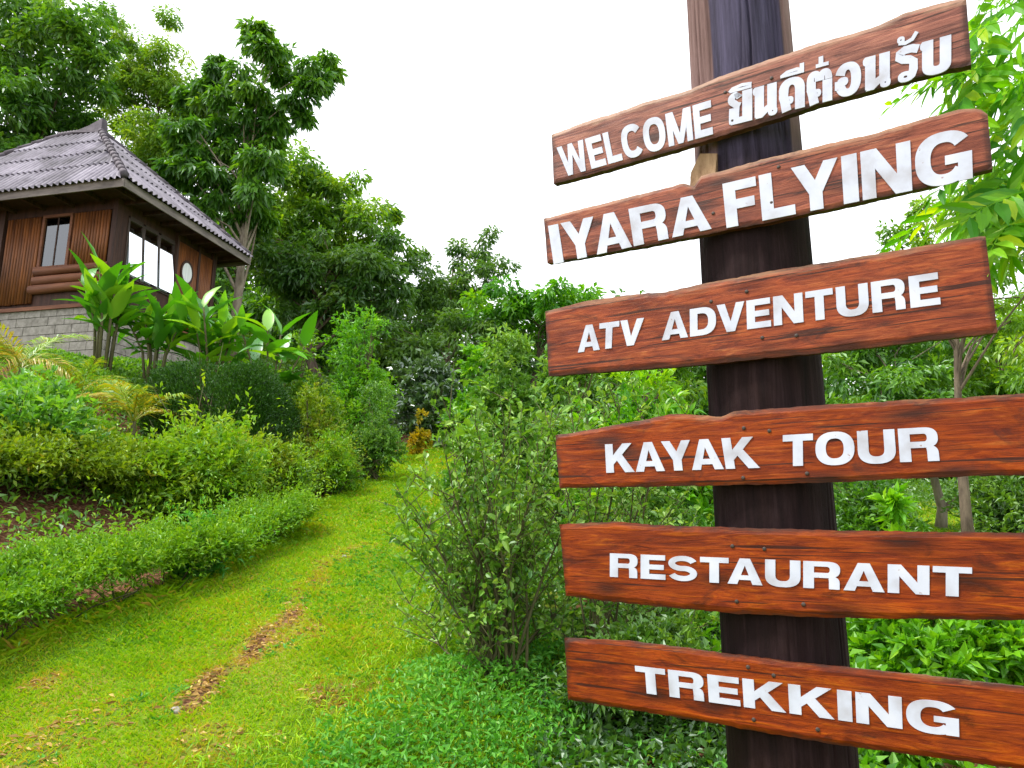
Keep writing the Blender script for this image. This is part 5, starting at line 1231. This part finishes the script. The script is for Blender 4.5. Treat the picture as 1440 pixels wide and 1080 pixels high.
# ------------------------------------------------------------------ trees
TG = 'trees behind the path'
tree_px('broadleaf_tree', 'tall dark green tree rising behind the left end of the bungalow', 20, 20.0,
        [(20, 30, 75), (95, 50, 55), (60, 120, 70), (10, 160, 60), (120, 110, 42), (95, 165, 34), (-70, 70, 90), (-80, 190, 80), (50, 200, 45), (-10, 240, 60)], 0.24, 0.10, 'mid', 130, 0.55, 2.0, 0.25, group=TG, tone=-0.02)
tree_px('bamboo_clump', 'light feathery tree between the tall dark tree and the large leaved tree', 205, 24.0,
        [(190, 120, 42), (235, 75, 28), (180, 60, 26), (245, 130, 34), (170, 120, 34), (215, 110, 40), (235, 210, 50), (280, 150, 40), (228, 150, 42), (160, 165, 32), (255, 190, 36), (205, 190, 45), (150, 25, 22), (240, 30, 20), (200, 240, 50)], 0.2, 0.06, 'yellowgreen', 80, 0.42, 2.4, 0.09, group=TG, tone=0.08)
tree_px('large_leaved_tree', 'large leaved tree with drooping clusters standing above the bungalow roof', 322, 19.0,
        [(375, 62, 34), (398, 100, 26), (440, 112, 32), (462, 92, 18), (420, 150, 26), (308, 105, 28), (345, 135, 42), (285, 155, 36), (330, 195, 50), (268, 190, 34), (385, 185, 36), (315, 250, 45), (370, 255, 40), (265, 240, 36), (290, 300, 34), (345, 310, 36)], 0.27, 0.10, 'mid', 130, 0.42, 1.6, 0.15, 'palebark', group=TG, tone=-0.06, droop=0.9, limb_n=40)
tree_px('broadleaf_tree', 'yellow green tree sloping down to the right behind the large leaved tree', 430, 25.0,
        [(415, 262, 52), (470, 285, 48), (520, 318, 40), (385, 300, 50), (548, 355, 30), (430, 330, 55), (500, 370, 50), (440, 240, 26), (555, 300, 14)], 0.24, 0.095, 'yellowgreen', 110, 0.5, 2.0, 0.2, group=TG, tone=-0.03)
tree_px('broadleaf_tree', 'dark dense tree below the yellow green sloping tree', 460, 21.0,
        [(400, 370, 52), (455, 385, 55), (515, 395, 48), (550, 420, 36), (430, 430, 50), (360, 350, 36), (490, 440, 50), (545, 350, 20)], 0.22, 0.09, 'dark', 110, 0.5, 1.8, 0.18, group=TG, tone=0.02)
tree_px('slender_tree', 'slender dark tree with a ragged top in the middle distance', 640, 27.0,
        [(650, 352, 20), (682, 350, 26), (600, 395, 38), (650, 400, 38), (625, 440, 42), (590, 360, 14), (700, 385, 26), (575, 440, 40)], 0.22, 0.08, 'dark', 90, 0.45, 1.6, 0.13, group=TG, tone=0.12)
tree_px('round_tree', 'bright green rounded tree left of the third board', 755, 20.5,
        [(760, 415, 46), (705, 420, 40), (800, 415, 34), (740, 455, 50), (690, 455, 34), (800, 460, 50), (840, 440, 40)], 0.22, 0.10, 'bright', 110, 0.48, 1.15, 0.15, group=TG, tone=-0.16)
tree_px('dark_tree', 'dark low tree behind the end of the path', 625, 20.0,
        [(600, 470, 48), (650, 470, 48), (570, 500, 45), (690, 490, 42), (630, 510, 55), (720, 500, 40), (540, 470, 40)], 0.2, 0.085, 'dark', 110, 0.5, 1.1, 0.14, group=TG, tone=0.1)
tree_px('broadleaf_tree', 'mid green tree hidden mostly behind the third board', 890, 17.0,
        [(870, 470, 55), (930, 480, 55), (990, 490, 50), (850, 530, 50), (940, 540, 60)], 0.2, 0.085, 'mid', 110, 0.5, 1.0, 0.14, group=TG, tone=0.08)
tree_px('broadleaf_tree', 'green tree right of the post below the third board', 1230, 14.0,
        [(1190, 500, 55), (1250, 495, 50), (1310, 490, 50), (1220, 560, 60), (1300, 560, 60), (1180, 620, 60), (1280, 620, 60)], 0.17, 0.07, 'mid', 110, 0.45, 1.8, 0.12, 'palebark', group=TG, tone=0.12)
tree_px('broadleaf_tree', 'green tree at the right edge behind the lower boards', 1420, 14.5,
        [(1380, 480, 55), (1440, 450, 60), (1400, 560, 70), (1480, 520, 80), (1450, 620, 70), (1370, 620, 50)], 0.17, 0.07, 'yellowgreen', 110, 0.45, 1.8, 0.12, group=TG, tone=0.0)
tree_px('feathery_tree', 'thin feathery branch of a tree between second and third boards', 1330, 11.0,
        [(1250, 335, 22), (1290, 325, 26), (1330, 310, 28), (1370, 320, 34), (1300, 345, 30), (1290, 295, 14), (1350, 290, 22), (1420, 380, 50), (1400, 440, 50)], 0.10, 0.04, 'yellowgreen', 80, 0.24, 1.2, 0.09, group=TG, tone=0.0)
# forked trunk leaning at the right
def forked():
    c = ground_px(1322, 742)
    t = thing('forked_tree', 'leaning tree with a pale forked trunk on the lawn at the right', 'tree', c)
    Y = c[1]; f = lambda px, py, dy=0: at(px, py, Y + dy) - c
    mb = MB(); mb.tube([(0, 0, -.1), f(1325, 715), f(1318, 690), f(1308, 650), f(1300, 600)], [.13, .10, .085, .07, .05], 9)
    mb.tube([f(1325, 718), f(1350, 700), f(1372, 685), f(1392, 665), f(1430, 610)], [.085, .07, .065, .055, .04], 8)
    mb.build('trunk', M['palebark'], t, True)
    n = 5000; cs = np.array([f(1300, 590), f(1340, 570), f(1430, 600), f(1400, 560), f(1370, 610), f(1270, 610), f(1460, 650)])
    ci = rng.integers(len(cs), size=n); d = rdirs(n); P = cs[ci] + d * (rng.random(n) ** .5)[:, None] * np.array([.8, .8, .45])
    A = d + rng.normal(size=(n, 3)) * .5; A[:, 2] -= .4
    leaves('crown', P, A, .14 * (.7 + .6 * rng.random(n)), .06, M['mid'], t, .45 + .2 * rng.normal(size=n))
forked()
# distant wooded rise, each tree its own
k = 0
far = [(-250, 100), (-140, 60), (40, 180), (130, 230), (230, 260), (330, 280), (420, 330), (520, 380), (610, 410), (700, 430), (790, 440), (880, 450), (980, 455), (1080, 460), (1180, 455), (1280, 450), (1380, 440), (1480, 430), (1580, 420)]
names = ['far left beyond the frame edge', 'left behind the tall dark tree', 'behind the bungalow roof end', 'behind the roof ridge', 'behind the bungalow roof slope', 'behind the large leaved tree trunk', 'behind the yellow green sloping tree', 'behind the dark dense tree', 'behind the slender dark tree', 'between slender tree and round tree', 'behind the bright round tree', 'just left of the post under the third board', 'behind the post', 'right behind the post', 'right of the post in the gap under the third board', 'behind the green tree right of the post', 'behind the thin feathery branch', 'at the right edge far back', 'beyond the right edge']
for (px, yt), nm in zip(far, names):
    Y = 33 + 4 * math.sin(k * 1.9)
    s = [(px + rng.uniform(-25, 25), yt + 40 + j * 38 + rng.uniform(-10, 10), 50) for j in range(5)] + [(px - 50, yt + 120, 45), (px + 50, yt + 130, 45), (px - 40, yt + 200, 45), (px + 40, yt + 200, 45)]
    tree_px('forest_tree', 'distant forest tree ' + nm, px, Y, s, 0.34, 0.16, ('mid', 'dark', 'mid')[k % 3], 70, 0.8, 2.2, 0.2, group='forest trees far behind', limb_n=8)
    k += 1

# ------------------------------------------------------------------ overhanging tree at the upper right
def overhang():
    base = np.array([2.9, 2.9, float(H(2.9, 2.9))])
    t = thing('overhanging_tree', 'bright green drooping leaves hanging in at the upper right corner', 'tree', base)
    mb = MB(); top = np.array([2.75, 2.6, 4.2]) - base
    mb.tube([(0, 0, -.1), (-.02, -.05, 1.0), (-.05, -.12, 2.0), top], [.11, .09, .075, .05], 10); mb.build('trunk', M['bark'], t, True)
    ends = [(1410, -40, 1.75), (1450, 60, 1.6), (1440, 200, 1.75), (1460, 300, 1.65)]
    mb = MB()
    hubs = []
    for px, py, Y in ends:
        e = at(px, py, Y) - base; st = np.array([-.05, -.12, 2.0]) * .4 + top * .6
        m = (st + e) / 2 + np.array([0, 0, .35]); mb.tube([st, m, e], [.03, .018, .006], 6, False); hubs.append(e)
    mb.build('branch', M['twig'], t, True)
    fm = []
    for i in range(4):
        r = np.random.default_rng(90 + i); P = []; D = []; LL = []
        n = 12
        def rp(s): return np.array([0.36 * s, 0, -0.10 * s - 0.12 * s * s])
        for j in range(n):
            s = .12 + .88 * j / (n - 1)
            for sd in (-1, 1):
                P.append(rp(s)); D.append(np.array([.5, sd * (.85 - .3 * s), -.55]) + r.normal(size=3) * .15); LL.append(.088 * (.75 + .4 * math.sin(math.pi * s)) * r.uniform(.85, 1.15))
        P.append(rp(1)); D.append(np.array([.6, 0, -.8])); LL.append(.09)
        P = np.array(P); D = unit(np.array(D)); LL = np.array(LL)[:, None]; n2 = len(P)
        S = unit(np.cross(D, np.array([1.0, 0, .6]) + r.normal(size=(n2, 3)) * .25)); Nn = np.cross(S, D); W2 = LL * .27
        g = np.array([0, 0, 1.0]) * LL
        m1 = P + D * LL * .35; m2 = P + D * LL * .7 - g * .03; tip = P + D * LL - g * .12
        V = np.stack([P, m1, m2, tip, m1 + S * W2 * .5 + Nn * W2 * .15, m2 + S * W2 * .36 + Nn * W2 * .1, m1 - S * W2 * .5 + Nn * W2 * .15, m2 - S * W2 * .36 + Nn * W2 * .1], 1).reshape(-1, 3)
        T = np.array([[0, 4, 1], [1, 4, 5], [1, 5, 2], [2, 5, 3], [0, 1, 6], [1, 7, 6], [1, 2, 7], [2, 3, 7]])
        F = (np.arange(n2)[:, None, None] * 8 + T[None]).reshape(-1, 3); rn = np.repeat(np.clip(.45 + .25 * r.normal(size=n2), 0, 1), 8)
        q = MB(); q.tube([rp(k / 6) for k in range(7)], [.0022 * (1 - .6 * k / 6) for k in range(7)], 4, False); tri = []
        for f in q.f: tri += [(f[0], f[1], f[2]), (f[0], f[2], f[3])]
        V = np.concatenate([V, np.array(q.v)]); F = np.concatenate([F, np.array(tri) + n2 * 8]); rn = np.concatenate([rn, np.full(len(q.v), .6)])
        me = mesh_np('leaf_spray', V, F, rn); me.materials.append(M['neem']); fm.append(me)
    spots = [(1440, -30, 1.7), (1420, 20, 1.75), (1400, 40, 1.85), (1450, 60, 1.6), (1480, 40, 1.6), (1390, 80, 1.8), (1430, 110, 1.7), (1470, 130, 1.6), (1400, 140, 1.85), (1440, 170, 1.65), (1480, 190, 1.6), (1415, 210, 1.75),
             (1455, 240, 1.7), (1430, 280, 1.7), (1470, 300, 1.6), (1415, 310, 1.85), (1450, 340, 1.65), (1480, 370, 1.6), (1500, 100, 1.5), (1500, 260, 1.55), (1435, 60, 2.0), (1445, 150, 2.0), (1450, 260, 2.0), (1425, 350, 1.95), (1410, -20, 2.0)]
    spots += [(rng.uniform(1405, 1500), rng.uniform(-20, 350), rng.uniform(1.55, 2.3)) for _ in range(40)]
    for i, (px, py, Y) in enumerate(spots):
        o = bpy.data.objects.new('leaf_spray', fm[i % 4]); link(o, t); o.location = at(px, py - 30, Y) - base
        o.rotation_euler = (rng.normal() * .25, rng.uniform(-.2, .55), rng.uniform(2.2, 5.2)); q = rng.uniform(.75, 1.1); o.scale = (q, q, q)
    for (px, py, Y, az) in ((1400, 90, 1.6, math.pi), (1405, 75, 1.7, 3.3), (1410, 30, 1.6, 3.0)):
        o = bpy.data.objects.new('leaf_spray', fm[1]); link(o, t); o.location = at(px, py, Y) - base; o.rotation_euler = (0, -.15, az); o.scale = (.7,) * 3
overhang()
